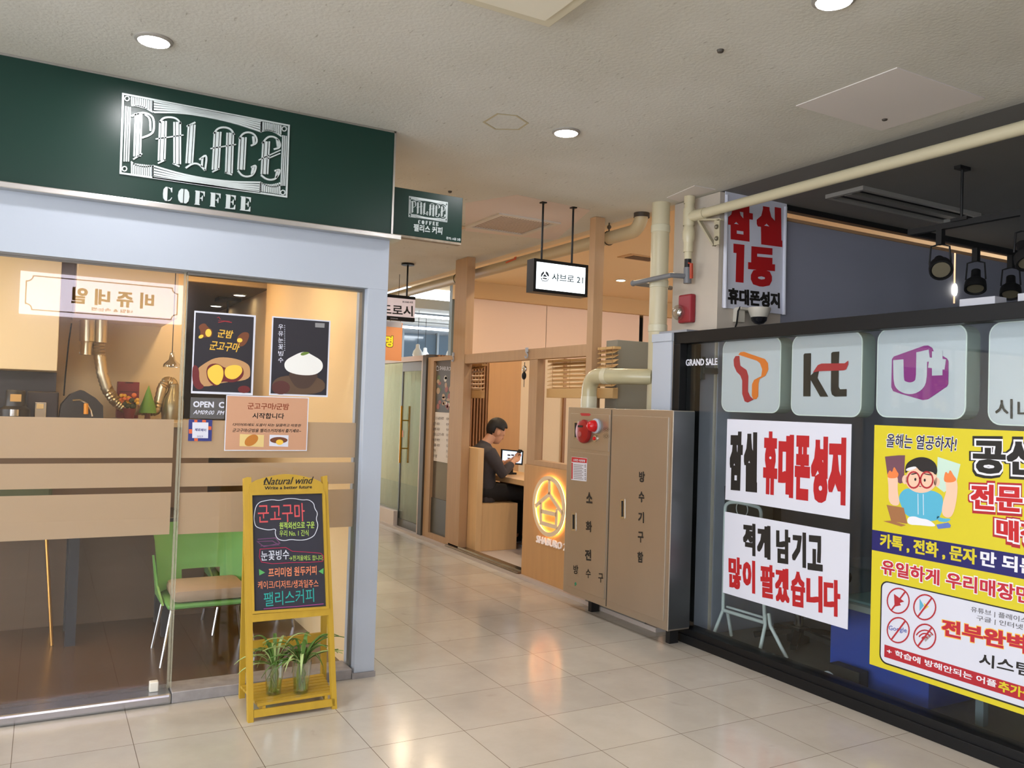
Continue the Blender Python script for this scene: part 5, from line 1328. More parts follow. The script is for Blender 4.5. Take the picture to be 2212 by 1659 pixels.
for ch, x0, x1, yb_, yt in (('적', 652, 758, 622, 350), ('게', 772, 886, 652, 368), ('남', 934, 1056, 692, 402), ('기', 1070, 1190, 722, 425), ('고', 1202, 1332, 752, 455)):
    m.text(ch, PP0, *kp2([(x0, yb_), (x1, yb_+18), (x0, yt)]), .0006, (.07, .04))
m.out('black_lettering', INK, po2)
m = MB()
for ch, x0, x1, yb_, yt in (('많', 528, 640, 905, 636), ('이', 648, 756, 938, 662), ('팔', 800, 920, 985, 702), ('겠', 926, 1048, 1020, 732), ('습', 1060, 1182, 1060, 762), ('니', 1192, 1330, 1100, 795), ('다', 1340, 1482, 1138, 830)):
    m.text(ch, PP0, *kp2([(x0, yb_), (x1, yb_+22), (x0, yt)]), .0006, (.06, .035))
m.out('red_lettering', RK, po2)
# yellow poster
ya, za = corner((1889, 918)); zb = corner((1884, 1436))[1]
yp = poster_rect('poster', 'big yellow promotional poster at the right end of the phone shop glass', 1.52, ya, zb, za, YEL)
k4 = K(1860, 660, 3.457); k6 = K(1780, 1100, 2.967)
q = lambda p: PP0.at(k6([p])[0])
zt1, zb1 = q((318, 132)).z, q((316, 262)).z
nb = MB().box(XG-.0036, XG-.003, 1.52, ya, zb1, zt1).out('navy_band', mat('navy_ink', (22, 18, 96), 0.5), yp)
za2, zb2 = q((366, 452)).z, q((372, 985)).z; ya2 = q((362, 600)).y
def rrect(y0, y1, z0, z1, r, x, t):
    pts = []
    for cy_, cz_, a0 in ((y1-r, z1-r, 0), (y0+r, z1-r, pi/2), (y0+r, z0+r, pi), (y1-r, z0+r, 3*pi/2)):
        for i in range(6): a = a0+pi/2*i/5; pts.append(V((x, cy_+r*cos(a), cz_+r*sin(a))))
    return pts
MB().prism(rrect(1.57, ya2, zb2, za2, .04, XG-.0036, 0), (.0005, 0, 0)).out('box_outline', INK, yp)
wb = MB().prism(rrect(1.576, ya2-.008, zb2+.008, za2-.006, .035, XG-.0042, 0), (.0005, 0, 0)).out('white_box', PAPER, yp)
zr1, zr0 = q((388, 866)).z, q((388, 945)).z
MB().box(XG-.0048, XG-.0042, 1.576, q((388, 900)).y, zr0, zr1).out('red_band', mat('band_red', (172, 26, 40), 0.55), yp)
def two(body, kk_, bl, br, tl, fill, outl, off, b0, b1, grow=6, sh=0):
    g = grow
    MB().text(body, PP0, *kk_([(bl[0]-g, bl[1]+g), (br[0]+g, br[1]+g), (tl[0]-g, tl[1]-g)]), off, b1, 0, sh).out('outline', outl, yp)
    MB().text(body, PP0, *kk_([bl, br, tl]), off+.0005, b0, 0, sh).out('lettering', fill, yp)
WI = mat('white_ink', (230, 230, 236), 0.55)
two('올해는 열공하자!', k4, (190, 1058), (715, 1092), (190, 955), mat('navy_brush', (34, 30, 60), 0.6), WI, .0008, (.015, .015), (.045, .045), 4, .15)
MB().text('공신폰', PP0, *k4([(806, 1284), (1660, 1330), (806, 960)]), .0006, (.10, .09)).out('dark_outline', INK, yp)
two('공신폰', k4, (834, 1250), (1640, 1296), (834, 995), INK, WI, .0010, (.045, .04), (.085, .08), 14)
MB().text('전문', PP0, *k4([(796, 1548), (1225, 1580), (798, 1302)]), .0006, (.11, .09)).out('red_outline', mat('band_red', (172, 26, 40)), yp)
two('전문', k4, (818, 1516), (1205, 1546), (820, 1330), RED, WI, .0010, (.045, .04), (.09, .08), 12)
MB().text('매장', PP0, *k6([(1080, 218), (1450, 290), (1082, 28)]), .0006, (.11, .09)).out('red_outline', mat('band_red', (172, 26, 40)), yp)
two('매장', k6, (1104, 186), (1430, 252), (1104, 52), RED, WI, .0010, (.045, .04), (.09, .08), 12)
MB().text('카톡 , 전화 , 문자', PP0, *k6([(358, 246), (978, 362), (360, 152)]), .0012, (.04, .03)).out('lettering', YEL, yp)
MB().text('만 되는 폰', PP0, *k6([(1000, 360), (1530, 462), (1002, 262)]), .0012, (.04, .03)).out('lettering', WI, yp)
two('유일하게 우리매장만', k6, (366, 412), (1345, 618), (368, 318), mat('rose_red', (186, 32, 50), 0.6), WI, .0008, (.03, .03), (.07, .07), 6)
IR = mat('icon_red', (172, 34, 44), 0.55)
for cx_, cy_ in ((475, 587), (645, 628), (475, 775), (645, 817)):
    m = MB(); m.stroke(PP0, k6([(cx_+70*cos(2*pi*i/28), cy_+80*sin(2*pi*i/28)) for i in range(28)]), .007, .0024, .0004, True)
    m.stroke(PP0, k6([(cx_-42, cy_+58), (cx_+46, cy_-60)]), .008, .0026, .0004); m.out('prohibition_ring', IR, yp)
m = MB(); m.poly(PP0, k6([(448, 542), (514, 592), (486, 600), (492, 616), (452, 624)]), .0018, .0004); m.out('icon_arrow', IR, yp)
m = MB(); m.poly(PP0, k6([(612, 572), (612, 652), (640, 618)]), .0018, .0004); m.out('icon_triangle_blue', mat('play_blue', (90, 170, 200), 0.5), yp)
m = MB(); m.poly(PP0, k6([(640, 600), (672, 624), (640, 646)]), .0018, .0004); m.out('icon_triangle_yellow', mat('play_yellow', (226, 200, 80), 0.5), yp)
MB().text('Google', PP0, *k6([(414, 782), (530, 800), (414, 744)]), .0018, (.01, .01)).out('icon_lettering', mat('google_blue', (60, 80, 160), 0.5), yp)
m = MB()
for r in (22, 42, 62): m.stroke(PP0, k6([(645+r*cos(a), 840+r*sin(a)*1.05) for a in [radians(-150+15*i) for i in range(9)]]), .006, .0018, .0004)
m.out('icon_waves', IR, yp)
m = MB(); m.poly(PP0, k6([(640, 830), (690, 790), (694, 806), (650, 850)]), .0016, .0003); m.out('icon_grey', mat('icon_grey', (160, 150, 150), 0.6), yp)
MB().text('유튜브 | 플레이스토어', PP0, *k6([(940, 662), (1400, 758), (942, 622)]), .0018, (.01, .01)).text('구글 | 인터넷 기능', PP0, *k6([(976, 716), (1400, 806), (978, 678)]), .0018, (.01, .01)).out('fine_lettering', mat('print_grey', (96, 96, 100), 0.6), yp)
two('전부완벽', k6, (754, 808), (1300, 930), (756, 700), mat('rose_red', (186, 32, 50)), mat('amber_outline', (240, 190, 60), 0.5), .0018, (.045, .04), (.065, .06), 5)
MB().text('시스템', PP0, *k6([(992, 1000), (1330, 1080), (996, 918)]), .0018, (.02, .02)).out('lettering', INK, yp)
MB().text('+ 학습에 방해안되는 어플', PP0, *k6([(402, 926), (1104, 1144), (404, 886)]), .0024, (.02, .02)).out('lettering', WI, yp)
MB().text('추가설치', PP0, *k6([(1116, 1162), (1420, 1256), (1118, 1096)]), .0024, (.03, .03)).out('lettering', YEL, yp)
# student cartoon on the yellow poster (flat print)
SKIN = mat('print_skin', (242, 196, 168), 0.6); HOOD = mat('print_hoodie', (84, 176, 206), 0.6); HAIRP = mat('print_hair', (30, 24, 24), 0.6)
def art(nm, m_, polys, off):
    for p in polys:
        m = MB(); m.poly(PP0, k4(soft(p) if nm not in ('print_laptop', 'print_phone', 'print_roll') else p), off, .0003); m.out(nm, m_, yp)
def oval(cx_, cy_, rx, ry, n=20): return [(cx_+rx*cos(2*pi*i/n), cy_+ry*sin(2*pi*i/n)) for i in range(n)]
art('print_phone', mat('print_plum', (110, 70, 84), 0.5), [[(178, 1128), (282, 1118), (328, 1118), (320, 1320), (290, 1330), (196, 1260)]], .0006)
art('print_phone', mat('print_mint', (196, 222, 206), 0.5), [[(572, 1130), (742, 1185), (712, 1320), (620, 1395), (562, 1350)]], .0006)
art('print_hoodie', HOOD, [[(275, 1420), (340, 1355), (400, 1390), (520, 1375), (600, 1410), (615, 1460), (600, 1560), (555, 1620), (345, 1585), (300, 1500)], [(560, 1560), (600, 1590), (680, 1590), (640, 1620), (570, 1612)]], .0008)
art('print_arm', SKIN, [[(195, 1260), (240, 1245), (278, 1280), (270, 1380), (295, 1500), (205, 1485), (205, 1350)], [(625, 1300), (690, 1290), (722, 1310), (718, 1430), (690, 1560), (650, 1592), (600, 1560), (610, 1470), (640, 1380)]], .0012)
art('print_flame', mat('print_flame', (232, 128, 66), 0.6), [[(195, 1262), (215, 1225), (232, 1250), (246, 1196), (268, 1240), (282, 1256), (270, 1290), (200, 1290)], [(615, 1300), (630, 1232), (652, 1262), (664, 1220), (690, 1268), (716, 1300), (690, 1320), (630, 1322)]], .0015)
art('print_face', SKIN, [oval(450, 1300, 120, 100), oval(328, 1300, 22, 34), oval(566, 1318, 22, 34)], .0012)
art('print_hair', HAIRP, [[(328, 1262), (330, 1190), (375, 1150), (440, 1128), (510, 1140), (560, 1180), (572, 1240), (556, 1270), (530, 1236), (450, 1250), (400, 1190), (352, 1230)]], .0015)
art('print_headband', WI, [[(336, 1215), (410, 1198), (414, 1218), (336, 1240)]], .0018)
m = MB()
for cx_ in (392, 490): m.stroke(PP0, k4(oval(cx_, 1302, 46, 60)), .008, .0018, .0003, True)
m.stroke(PP0, k4([(436, 1290), (446, 1290)]), .006, .0018, .0003); m.out('print_glasses', IR, yp)
art('print_features', HAIRP, [oval(405, 1298, 8, 12, 10), oval(475, 1304, 8, 12, 10), [(372, 1256), (420, 1248), (418, 1256), (374, 1266)], [(470, 1252), (530, 1262), (528, 1270), (470, 1260)], [(432, 1346), (452, 1350), (450, 1355), (432, 1352)]], .0020)
m = MB(); m.stroke(PP0, k4([(424, 1405), (426, 1560)]), .003, .0012, .0003); m.stroke(PP0, k4([(464, 1408), (466, 1565)]), .003, .0012, .0003); m.out('print_cords', WI, yp)
art('print_book', WI, [[(345, 1580), (400, 1572), (440, 1590), (500, 1596), (560, 1640), (540, 1652), (440, 1640), (345, 1636)]], .0012)
art('print_laptop', mat('print_brown', (160, 108, 66), 0.6), [[(190, 1488), (318, 1510), (345, 1630), (225, 1610)], [(165, 1610), (230, 1606), (335, 1640), (300, 1650)]], .0015)
art('print_roll', mat('print_blue', (92, 118, 190), 0.6), [[(560, 1636), (650, 1620), (670, 1640), (665, 1659), (575, 1668)]], .0015)

# square light boxes behind the glass
LBX = XG+.035
PLB = PX(LBX)
FACE = mat('lightbox_face', (200, 204, 214), 0.25); RIM = mat('lightbox_rim', (176, 190, 184), 0.2, alpha=0.85)
def lightbox(label, tl, br, dpt=.10):
    a = PLB.at(tl); b_ = PLB.at(br)
    y1, y0, z1, z0 = a.y, b_.y, a.z, b_.z
    t = thing('light_box_sign', label, 'sign', (LBX+dpt/2, (y0+y1)/2, z0), 'square light box signs')
    MB().prism(rrect(y0, y1, z0, z1, .06, LBX+.008, 0), (dpt, 0, 0)).out('case', RIM, t)
    MB().prism(rrect(y0, y1, z0, z1, .06, LBX+.003, 0), (.005, 0, 0)).out('rim', mat('white_rim', (224, 232, 230), 0.3), t)
    MB().prism(rrect(y0+.006, y1-.006, z0+.006, z1-.006, .055, LBX+.0015, 0), (.0016, 0, 0)).out('face', FACE, t)
    MB().tube([(LBX+.06, (y0+y1)/2-.12, z1-.01), (LBX+.06, (y0+y1)/2-.12, 1.99)], .003, 6).tube([(LBX+.06, (y0+y1)/2+.12, z1-.01), (LBX+.06, (y0+y1)/2+.12, 1.99)], .003, 6).out('hanger_wire', CHROME, t)
    return t
l1 = lightbox('square white light box sign with a red and orange ribbon letter emblem', (1561, 735), (1683, 893))
m = MB(); m.poly(PLB, kq([(545, 440), (560, 412), (592, 410), (595, 455), (600, 490), (650, 525), (665, 575), (662, 700), (680, 740), (708, 765), (660, 790), (635, 780), (615, 720), (615, 610), (600, 570), (570, 540), (548, 490)]), .001); m.out('red_ribbon', mat('ribbon_red', (176, 40, 52), 0.5), l1)
m = MB(); m.poly(PLB, kq([(583, 400), (600, 380), (630, 376), (680, 395), (800, 435), (825, 470), (828, 520), (805, 570), (755, 600), (747, 640), (745, 740), (730, 762), (705, 762), (693, 735), (695, 640), (712, 605), (770, 575), (778, 520), (760, 470), (735, 450), (660, 425)]), .001); m.out('orange_ribbon', mat('ribbon_orange', (232, 122, 40), 0.5), l1)
l2 = lightbox('square white light box sign with black letters crossed by a red swash', (1711, 725), (1859, 902))
m = MB()
for p in ([(1125, 390), (1175, 388), (1170, 740), (1112, 740), (1115, 400)], [(1172, 570), (1212, 530), (1240, 535), (1228, 590), (1315, 742), (1250, 742), (1172, 606)], [(1340, 388), (1352, 378), (1405, 375), (1401, 470), (1400, 664), (1412, 682), (1465, 680), (1465, 740), (1370, 742), (1345, 725), (1337, 690)]): m.poly(PLB, kq(p), .001)
m.out('letters', INK, l2)
m = MB(); m.poly(PLB, kq([(1190, 545), (1230, 485), (1260, 472), (1450, 470), (1478, 448), (1478, 480), (1460, 520), (1440, 528), (1240, 535)]), .002); m.out('red_swash', mat('ribbon_red', (176, 40, 52)), l2)
l3 = lightbox('square white light box sign with a purple hexagon emblem', (1895, 712), (2085, 907))
m = MB(); m.poly(PLB, k4([(230, 400), (245, 380), (470, 300), (500, 298), (530, 315), (545, 350), (600, 370), (640, 395), (652, 415), (650, 585), (640, 605), (500, 700), (460, 706), (300, 660), (240, 640), (225, 610)]), .001); m.out('purple_hexagon', mat('emblem_purple', (142, 36, 128), 0.5), l3)
m = MB(); m.stroke(PLB, k4([(277, 405), (280, 540)]+soft([(280, 540), (290, 598), (370, 625), (440, 590), (450, 520)], False)[1:-1]+[(450, 520), (452, 385), (510, 372)]), .058, .002); m.stroke(PLB, k4([(568, 340), (568, 522)]), .054, .0026); m.stroke(PLB, k4([(505, 426), (628, 440)]), .05, .0032); m.out('white_letter', FACE, l3)
l4 = lightbox('square white light box sign cut off by the right edge of the picture', (2136, 697), (2330, 925))
MB().text('시내', PLB, *k4([(1000, 835), (1300, 860), (1000, 690)]), .002, (.01, .01)).out('lettering', INK, l4)
# interior of the phone shop
def P(x, y, X_): return PX(X_).at((x, y))
sd_ = thing('folding_stand', 'white tubular folding sign stand behind the lower white poster', 'stand', (3.93, 3.85, .02))
WT = mat('white_tube', (196, 204, 204), 0.35)
a0 = P(1566, 1320, 3.92); 
def seg(nm, pts, r=.0115): MB().tube(pts, r, 10).out(nm, WT, sd_, True)
L0 = P(1562, 1318, 3.93); R0 = P(1652, 1345, 3.93)
L1 = P(1572, 1110, 3.93); R1 = P(1640, 1115, 3.93)
seg('frame', soft([tuple(v) for v in (L0, P(1566, 1110, 3.93), P(1568, 1086, 3.93), P(1592, 1084, 3.93), P(1628, 1092, 3.93), P(1644, 1098, 3.93), P(1644, 1125, 3.93), R0)], False))
seg('crossbar', [L0, R0]); seg('crossbar', [L0+V((.03, 0, .02)), R0+V((.03, 0, .02))], .008)
zf = lambda p: PZ(.03).at(p)
seg('leg', [L0, zf((1540, 1374))]); seg('leg', [L0+V((.04, 0, -.02)), zf((1580, 1373))]); seg('leg', [R0+V((0, 0, .05)), P(1653, 1350, 3.93), zf((1640, 1412))]); seg('leg', [R0+V((.01, -.02, .06)), P(1664, 1352, 3.93), zf((1700, 1422))])
MB().tube([P(1603, 1086, 3.93)+V((0, .05*cos(a), .05*sin(a)-.04)) for a in [2*pi*i/20 for i in range(21)]], .003, 6).out('ring', WT, sd_, True)
ch_ = thing('office_chair', 'dark office chair back behind the left part of the phone shop glass', 'chair', (4.15, 3.85, .02))
m = MB(); bk = [(1535, 1050), (1560, 1040), (1640, 1060), (1640, 1280), (1575, 1290), (1552, 1270), (1536, 1180)]
m.prism([P(x+30, y, 4.03) for x, y in bk], (.07, 0, 0)); m.out('backrest', mat('dark_green_black', (34, 40, 40), 0.5), ch_)
cc_ = V((4.3, 3.85, 0)); MB().box(4.19, 4.6, cc_.y-.22, cc_.y+.22, .42, .5, .03).out('seat', BLACKM, ch_)
MB().tube([(4.35, cc_.y, .1), (4.35, cc_.y, .42)], .03, 10).out('gas_post', CHROME, ch_, True)
m = MB()
for i in range(5): m.bar((4.35, cc_.y, .1), (4.35+.28*cos(2*pi*i/5), cc_.y+.28*sin(2*pi*i/5), .05), .04, .03)
m.box(4.3, 4.4, cc_.y-.05, cc_.y+.05, .02, .12); m.out('star_base', BLACKM, ch_)
co = thing('blue_counter', 'bright blue counter with a glass top behind the yellow poster', 'counter', (4.2, 2.9, .02))
a = P(1800, 1320, 3.98); b_ = P(2008, 1400, 3.98)
MB().box(3.98, 4.5, 2.68, 3.29, .02, .425, .003).out('front', mat('royal_blue', (34, 66, 158), 0.45), co)
MB().box(3.96, 4.55, 2.0, 3.31, .425, .46, .003).out('ledge', mat('grey_ledge', (150, 160, 160), 0.4), co)
MB().box(3.96, 4.5, 2.3, 3.31, .66, .67).box(3.96, 3.97, 2.3, 3.31, .47, .66).out('glass_case', glass_mat('case_glass', (0.85, 0.92, 0.9), 0.05), co)
MB().box(4.0, 4.4, 2.9, 3.25, .462, .475).box(4.05, 4.2, 2.5, 2.8, .462, .50).out('papers', mat('pale_papers', (170, 186, 192), 0.6), co)
MB().box(4.02, 4.06, 2.42, 2.46, .02, .425).out('grey_leg', mat('leg_grey', (110, 124, 134), 0.4), co)
bx = tag(MB().box(3.86, 3.94, 3.0, 3.2, .02, .13, .006).out('adapter_box', BLACKM), 'small black box on the floor in front of the blue counter', 'box')
lp_ = P(1790, 1470, 3.86); lpp = MB().tube([V((3.86, lp_.y+.05*cos(a), .02+.055*sin(a))) for a in [pi*i/14 for i in range(15)]], .007, 8).out('white_cable', WHITE, None, True); tag(lpp, 'white cable loop on the floor beside the blue counter', 'cable')
dk = thing('desk', 'dark desk deep inside the phone shop', 'desk', (6.0, 3.0, .02))
MB().box(5.4, 6.6, 2.4, 3.9, .7, .74, .004).out('desktop', mat('desk_brown', (74, 58, 46), 0.5), dk)
for x in (5.45, 6.5):
    for y in (2.45, 3.8): MB().box(x, x+.05, y, y+.05, .02, .7).out('leg', BLACKM, dk)
mo = thing('monitor', 'black monitor on the dark desk inside the phone shop', 'monitor', (5.9, 3.3, .74))
MB().box(5.85, 5.89, 2.95, 3.6, .86, 1.24, .006).out('screen', BLACK, mo); MB().box(5.85, 5.92, 3.2, 3.34, .75, .9).box(5.78, 5.98, 3.12, 3.42, .74, .755).out('stand', BLACKM, mo)
arm = thing('bracket_arm', 'dark grey bracket arm on the wall behind the upper left of the phone shop glass', 'bracket', P(1530, 800, 3.98))
q1 = PY(4.235).at((1508, 800)); q2 = V((3.92, 4.21, q1.z))
MB().bar(V((q1.x+.02, 4.212, q1.z)), q2, .025, .04).box(q1.x, q1.x+.035, 4.205, 4.249, q1.z-.06, q1.z+.09).out('arm', mat('arm_grey', (60, 64, 66), 0.5), arm)
# AC cassette
ac = thing('ac_cassette', 'one way ceiling air conditioner with dark slots in the phone shop ceiling', 'air conditioner', (5.2, 3.75, 2.97))
MB().box(4.57, 5.85, 3.60, 3.63, 2.968, 2.996).box(4.57, 5.85, 3.87, 3.90, 2.968, 2.996).box(4.57, 4.60, 3.63, 3.87, 2.968, 2.996).box(5.82, 5.85, 3.63, 3.87, 2.968, 2.996).out('frame', mat('ac_grey', (150, 148, 142), 0.5), ac)
MB().box(4.60, 5.82, 3.71, 3.77, 2.965, 2.99).out('flap', mat('ac_flap', (120, 118, 112), 0.5), ac)
MB().box(4.60, 5.82, 3.63, 3.87, 2.992, 2.9955).out('dark_slot', BLACKM, ac)
# track lights
tk = thing('light_track', 'black square lighting track hung by rods from the phone shop ceiling', 'light track', (5.0, 3.0, 2.64))
TX, TY, TZ = 4.68, 3.34, 2.64
MB().box(TX-.017, TX+.017, .8, TY, TZ, TZ+.035).out('track', BLACKM, tk); MB().box(TX+.02, 7.2, TY-.034, TY, TZ, TZ+.035).out('track', BLACKM, tk)
for y in (3.0, 1.2): MB().tube([(TX, y, TZ+.03), (TX, y, 2.99)], .008, 8).box(TX-.03, TX+.03, y-.05, y+.05, TZ+.03, TZ+.05).box(TX-.05, TX+.05, y-.02, y+.02, 2.975, 2.994).out('rod', BLACKM, tk)
MB().tube([(6.4, TY-.017, TZ+.03), (6.4, TY-.017, 2.992)], .008, 8).out('rod', BLACKM, tk)
SPL = mat('spot_lens', (120, 112, 92), 0.3)
def spot(px_, py_, y, label, aim, ax=None):
    top = V((TX, y, TZ)) if ax is None else V((ax, TY-.017, TZ))
    c = top+V((0, 0, -.21))
    t = thing('track_spotlight', label, 'spotlight', c, 'black track spotlights')
    d_ = V(aim).normalized()
    MB().box(top.x-.018, top.x+.018, top.y-.018, top.y+.018, TZ-.09, TZ).out('adapter', BLACKM, t)
    sd = d_.cross(V((0, 0, 1))).normalized()
    yk = MB()
    for s_ in (-1, 1): yk.tube([top+V((0, 0, -.085)), top+sd*(s_*.05)+V((0, 0, -.10)), c+sd*(s_*.058)], .006, 6)
    yk.out('yoke', BLACKM, t, True)
    MB().lathe(c-d_*.07, [(0, 0), (.028, 0), (.03, .05), (.042, .075), (.062, .09), (.066, .12), (.066, .15), (.058, .15), (.055, .135), (0, .13)], 22, d_).out('head', BLACKM, t, True)
    MB().lathe(c+d_*.066, [(0, 0), (.05, 0), (.05, .006), (0, .008)], 20, d_).out('lens', SPL, t, True)
    return t
spot(0, 0, 3.13, 'black track spotlight nearest the corner of the track, facing down left', (-.6, -.5, -.55))
spot(0, 0, 2.63, 'black track spotlight hanging high at the right edge of the picture', (-.3, -.45, -.8))
spot(0, 0, 0, 'small black track spotlight farther along, right of the bright slit', (-.35, -.2, -.8), 5.35)
spot(0, 0, 0, 'black track spotlight cut by the right edge of the picture', (-.35, -.2, -.8), 5.75)
# white boxes on the frame
a = PX(3.7).at((2075, 650)); b_ = PX(3.7).at((2152, 640)); c_ = PX(3.7).at((2201, 634))
tag(MB().box(3.69, 3.78, b_.y, a.y, 2.022, 2.058, .002).out('white_box', mat('dusty_white', (176, 178, 186), 0.6)), 'flat white box lying on the black window frame head', 'box')
tag(MB().box(3.69, 3.78, c_.y-.25, c_.y, 2.022, 2.058, .002).out('white_box', mat('dusty_white', (176, 178, 186))), 'white box on the window frame head at the right picture edge', 'box')
# ================================================================ SEATED PERSON
PY0 = 7.70
def remesh(o, vox, it=6, fac=0.5):
    r = o.modifiers.new('skin', 'REMESH'); r.mode = 'VOXEL'; r.voxel_size = vox; r.use_smooth_shade = True
    s = o.modifiers.new('smooth', 'SMOOTH'); s.iterations = it; s.factor = fac
SK = mat('skin', (206, 156, 126), 0.55); SWT = mat('charcoal_sweater', (62, 58, 62), 0.85, noise=0.1, nscale=40); TRS = mat('black_trousers', (26, 25, 28), 0.8); HR = mat('black_hair', (20, 18, 18), 0.6, noise=0.3, nscale=60)
HC = V((4.135, PY0, 1.215))            # head centre
tilt = Matrix.Rotation(radians(24), 3, 'Y')    # face (+X) tips down
def hd(x, y, z): return HC + tilt @ V((x, y, z))
m = MB()
# head, jaw, nose, ears, neck, as overlapping forms fused into one surface
def eball(c, r):
    res = bmesh.ops.create_uvsphere(m.bm, u_segments=24, v_segments=16, radius=1.0)
    for v in res['verts']: v.co = HC + tilt @ (V(c)+V((v.co.x*r[0], v.co.y*r[1], v.co.z*r[2])))
eball((-.005, 0, .025), (.098, .078, .098)); eball((.028, 0, -.045), (.062, .058, .075)); eball((.06, 0, -.085), (.026, .03, .022))
eball((.086, 0, -.018), (.022, .014, .024)); eball((.098, 0, -.028), (.014, .014, .012))
eball((.074, 0, -.058), (.02, .026, .008)); eball((.072, 0, -.068), (.02, .024, .008))
eball((.075, .03, .008), (.02, .022, .012)); eball((.075, -.03, .008), (.02, .022, .012))
for s_ in (-1, 1):
    eball((-.012, s_*.08, -.01), (.022, .012, .034))
nk0 = hd(-.03, 0, -.06); nk1 = V((3.99, PY0, 1.06))
m.tube([nk0, nk0.lerp(nk1, .5), nk1, V((3.95, PY0, 1.0))], [.054, .053, .058, .06], 16)
# arms: sweater covers the upper part; forearm ends and hands stay bare
hands = []
hand_c = {-1: V((4.335, PY0-.055, .915)), 1: V((4.33, PY0+.075, .905))}
elb = {-1: V((4.10, PY0-.23, .80)), 1: V((4.10, PY0+.23, .80))}
for s_ in (-1, 1):
    h = hand_c[s_]; e = elb[s_]; d_ = (h-e).normalized()
    m.tube([e.lerp(h, .55), e.lerp(h, .8), h-d_*.035], [.034, .029, .026], 12)
    m.tube([h-d_*.04, h-d_*.01, h+d_*.03, h+d_*.05], [.024, .034, .036, .03], 12, True, .6)
    up = V((.25, 0, 1)).normalized(); sd = d_.cross(up).normalized()
    for k, (l, o_) in enumerate(((.058, -.026), (.068, -.009), (.064, .009), (.05, .025))):
        b0 = h+d_*.045+sd*o_
        p1 = b0+d_*(l*.45)+up*.012; p2 = p1+d_*(l*.25)+up*.024-sd*(s_*.006); p3 = p2+up*.02-d_*.012
        m.tube([b0, p1, p2, p3], [.0092, .0088, .008, .007], 8)
    t0 = h+sd*(s_*-.03)+d_*.0
    m.tube([t0, t0+sd*(s_*-.012)+d_*.03+up*.015, t0+d_*.055+up*.036], [.012, .0105, .008], 8)
# torso and limbs continue inside the clothes
m.tube([nk1, V((3.99, PY0, .95)), V((3.99, PY0, .75)), V((3.99, PY0, .60))], [.055, .08, .08, .08], 14)
for s_ in (-1, 1):
    h = hand_c[s_]; e = elb[s_]
    m.tube([V((3.99, PY0, .98)), V((3.985, PY0+s_*.15, .99)), e, e.lerp(h, .6)], [.06, .05, .034, .032], 12)
    m.tube([V((3.99, PY0+s_*.02, .60)), V((4.05, PY0+s_*.09, .60)), V((4.46, PY0+s_*.12, .56)), V((4.475, PY0+s_*.12, .15))], [.06, .06, .045, .038], 12)
# ankles
for s_ in (-1, 1): m.tube([V((4.47, PY0+s_*.12, .20)), V((4.475, PY0+s_*.12, .08))], [.04, .036], 10)
pr = m.out('person', SK, None, True, base=(4.1, PY0, .03))
remesh(pr, .0045, 4)
tag(pr, 'person in a dark grey sweater sitting on the oak bench looking at a phone', 'person')
# hair
m = MB()
res = bmesh.ops.create_uvsphere(m.bm, u_segments=28, v_segments=20, radius=1.0)
kill = []
for v in res['verts']:
    p = V((v.co.x*.106, v.co.y*.083, v.co.z*.106))+V((-.008, 0, .032))
    if p.z > .05: p.z += .008+.01*max(0, p.x/.1)
    if (p.x > .055 and p.z < .062) or (p.x > -.045 and p.z < .028) or p.z < -.05-.3*(p.x+.1): kill.append(v)
    v.co = HC + tilt @ p
bmesh.ops.delete(m.bm, geom=kill, context='VERTS')
hr = m.out('hair', HR, pr, True); sd = hr.modifiers.new('thickness', 'SOLIDIFY'); sd.thickness = .008; sd.offset = 1
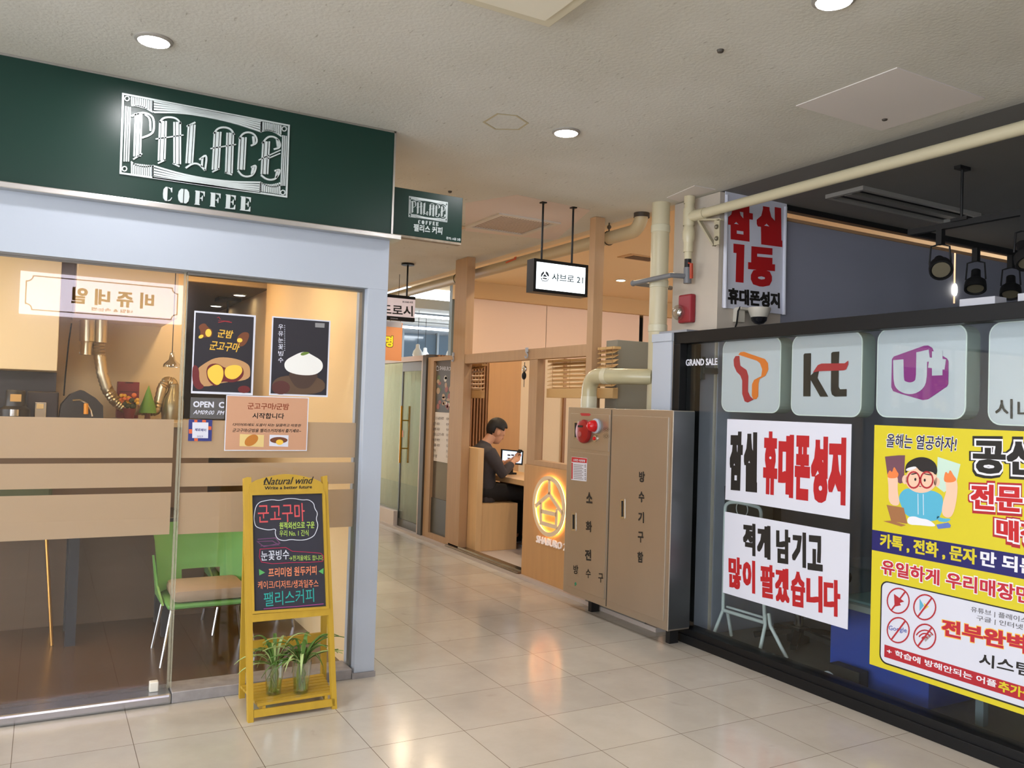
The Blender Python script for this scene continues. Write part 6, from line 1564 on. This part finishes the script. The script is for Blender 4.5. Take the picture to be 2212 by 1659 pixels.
# sweater
m = MB()
hip = V((4.005, PY0, .53)); mid = V((3.99, PY0, .74)); chest = V((3.995, PY0, .92)); sh = V((3.985, PY0, 1.035))
def ring_tube(pts, rx, ry):
    prev = None
    for p, a, b_ in zip(pts, rx, ry):
        r = [m.bm.verts.new(V(p)+V((a*cos(2*pi*k/24), b_*sin(2*pi*k/24), 0))) for k in range(24)]
        if prev:
            for k in range(24): m.bm.faces.new((prev[k], prev[(k+1) % 24], r[(k+1) % 24], r[k]))
        else: m.bm.faces.new(r[::-1])
        prev = r
    m.bm.faces.new(prev)
ring_tube([hip-V((0, 0, .03)), hip+V((0, 0, .06)), mid, chest, sh-V((0, 0, .02)), sh+V((.005, 0, .035)), sh+V((.012, 0, .06))], [.12, .135, .125, .128, .11, .08, .066], [.17, .18, .175, .195, .19, .12, .068])
for s_ in (-1, 1):
    s0 = V((3.985, PY0+s_*.165, 1.0)); e = elb[s_]; h = hand_c[s_]
    m.tube([V((3.98, PY0+s_*.10, 1.0)), s0, s0.lerp(e, .5)+V((0, s_*.015, 0)), e, e.lerp(h, .4), e.lerp(h, .72)], [.075, .078, .064, .055, .05, .04], 16)
m.tube([sh+V((.01, 0, .03)), sh+V((.03, 0, .075))], [.07, .062], 16)
sw_ = m.out('sweater', SWT, pr, True); remesh(sw_, .008, 8)
# trousers
m = MB()
m.tube([V((3.95, PY0, .60)), V((3.99, PY0, .58)), V((4.04, PY0, .58))], [.12, .14, .12], 16)
m.ball((3.98, PY0, .605), (.13, .185, .11), 20, 12)
for s_ in (-1, 1):
    m.tube([V((3.98, PY0+s_*.09, .60)), V((4.2, PY0+s_*.11, .60)), V((4.42, PY0+s_*.12, .58)), V((4.475, PY0+s_*.12, .51)), V((4.48, PY0+s_*.12, .36)), V((4.475, PY0+s_*.12, .13))], [.098, .088, .072, .068, .06, .054], 16)
tr_ = m.out('trousers', TRS, pr, True); remesh(tr_, .009, 6)
for s_ in (-1, 1):
    m = MB()
    m.tube([V((4.43, PY0+s_*.12, .075)), V((4.50, PY0+s_*.12, .078)), V((4.58, PY0+s_*.12, .066)), V((4.64, PY0+s_*.12, .055))], [.036, .042, .038, .022], 14, True, .9)
    so = m.out('shoe', TRS, pr, True)
    MB().box(4.40, 4.65, PY0+s_*.12-.04, PY0+s_*.12+.04, .031, .045, .006).out('sole', WHITE, so)
# mobile phone held in both hands
ph = MB()
c = V((4.405, PY0+.012, .965)); u = V((.5, 0, .86)).normalized(); w = V((0, 1, 0)); n_ = u.cross(w)
ph.prism([c+u*a*.075+w*b_*.037-n_*.004 for a, b_ in ((-1, -1), (1, -1), (1, 1), (-1, 1))], n_*.008)
po_ = ph.out('mobile_phone', BLACK); tag(po_, 'mobile phone in the hands of the seated person', 'phone')
MB().prism([c+u*a*.071+w*b_*.034-n_*.0045 for a, b_ in ((-1, -1), (1, -1), (1, 1), (-1, 1))], -n_*.0005).out('lit_screen', mat('phone_screen', (196, 214, 236), 0.3, emit=0.8), po_)
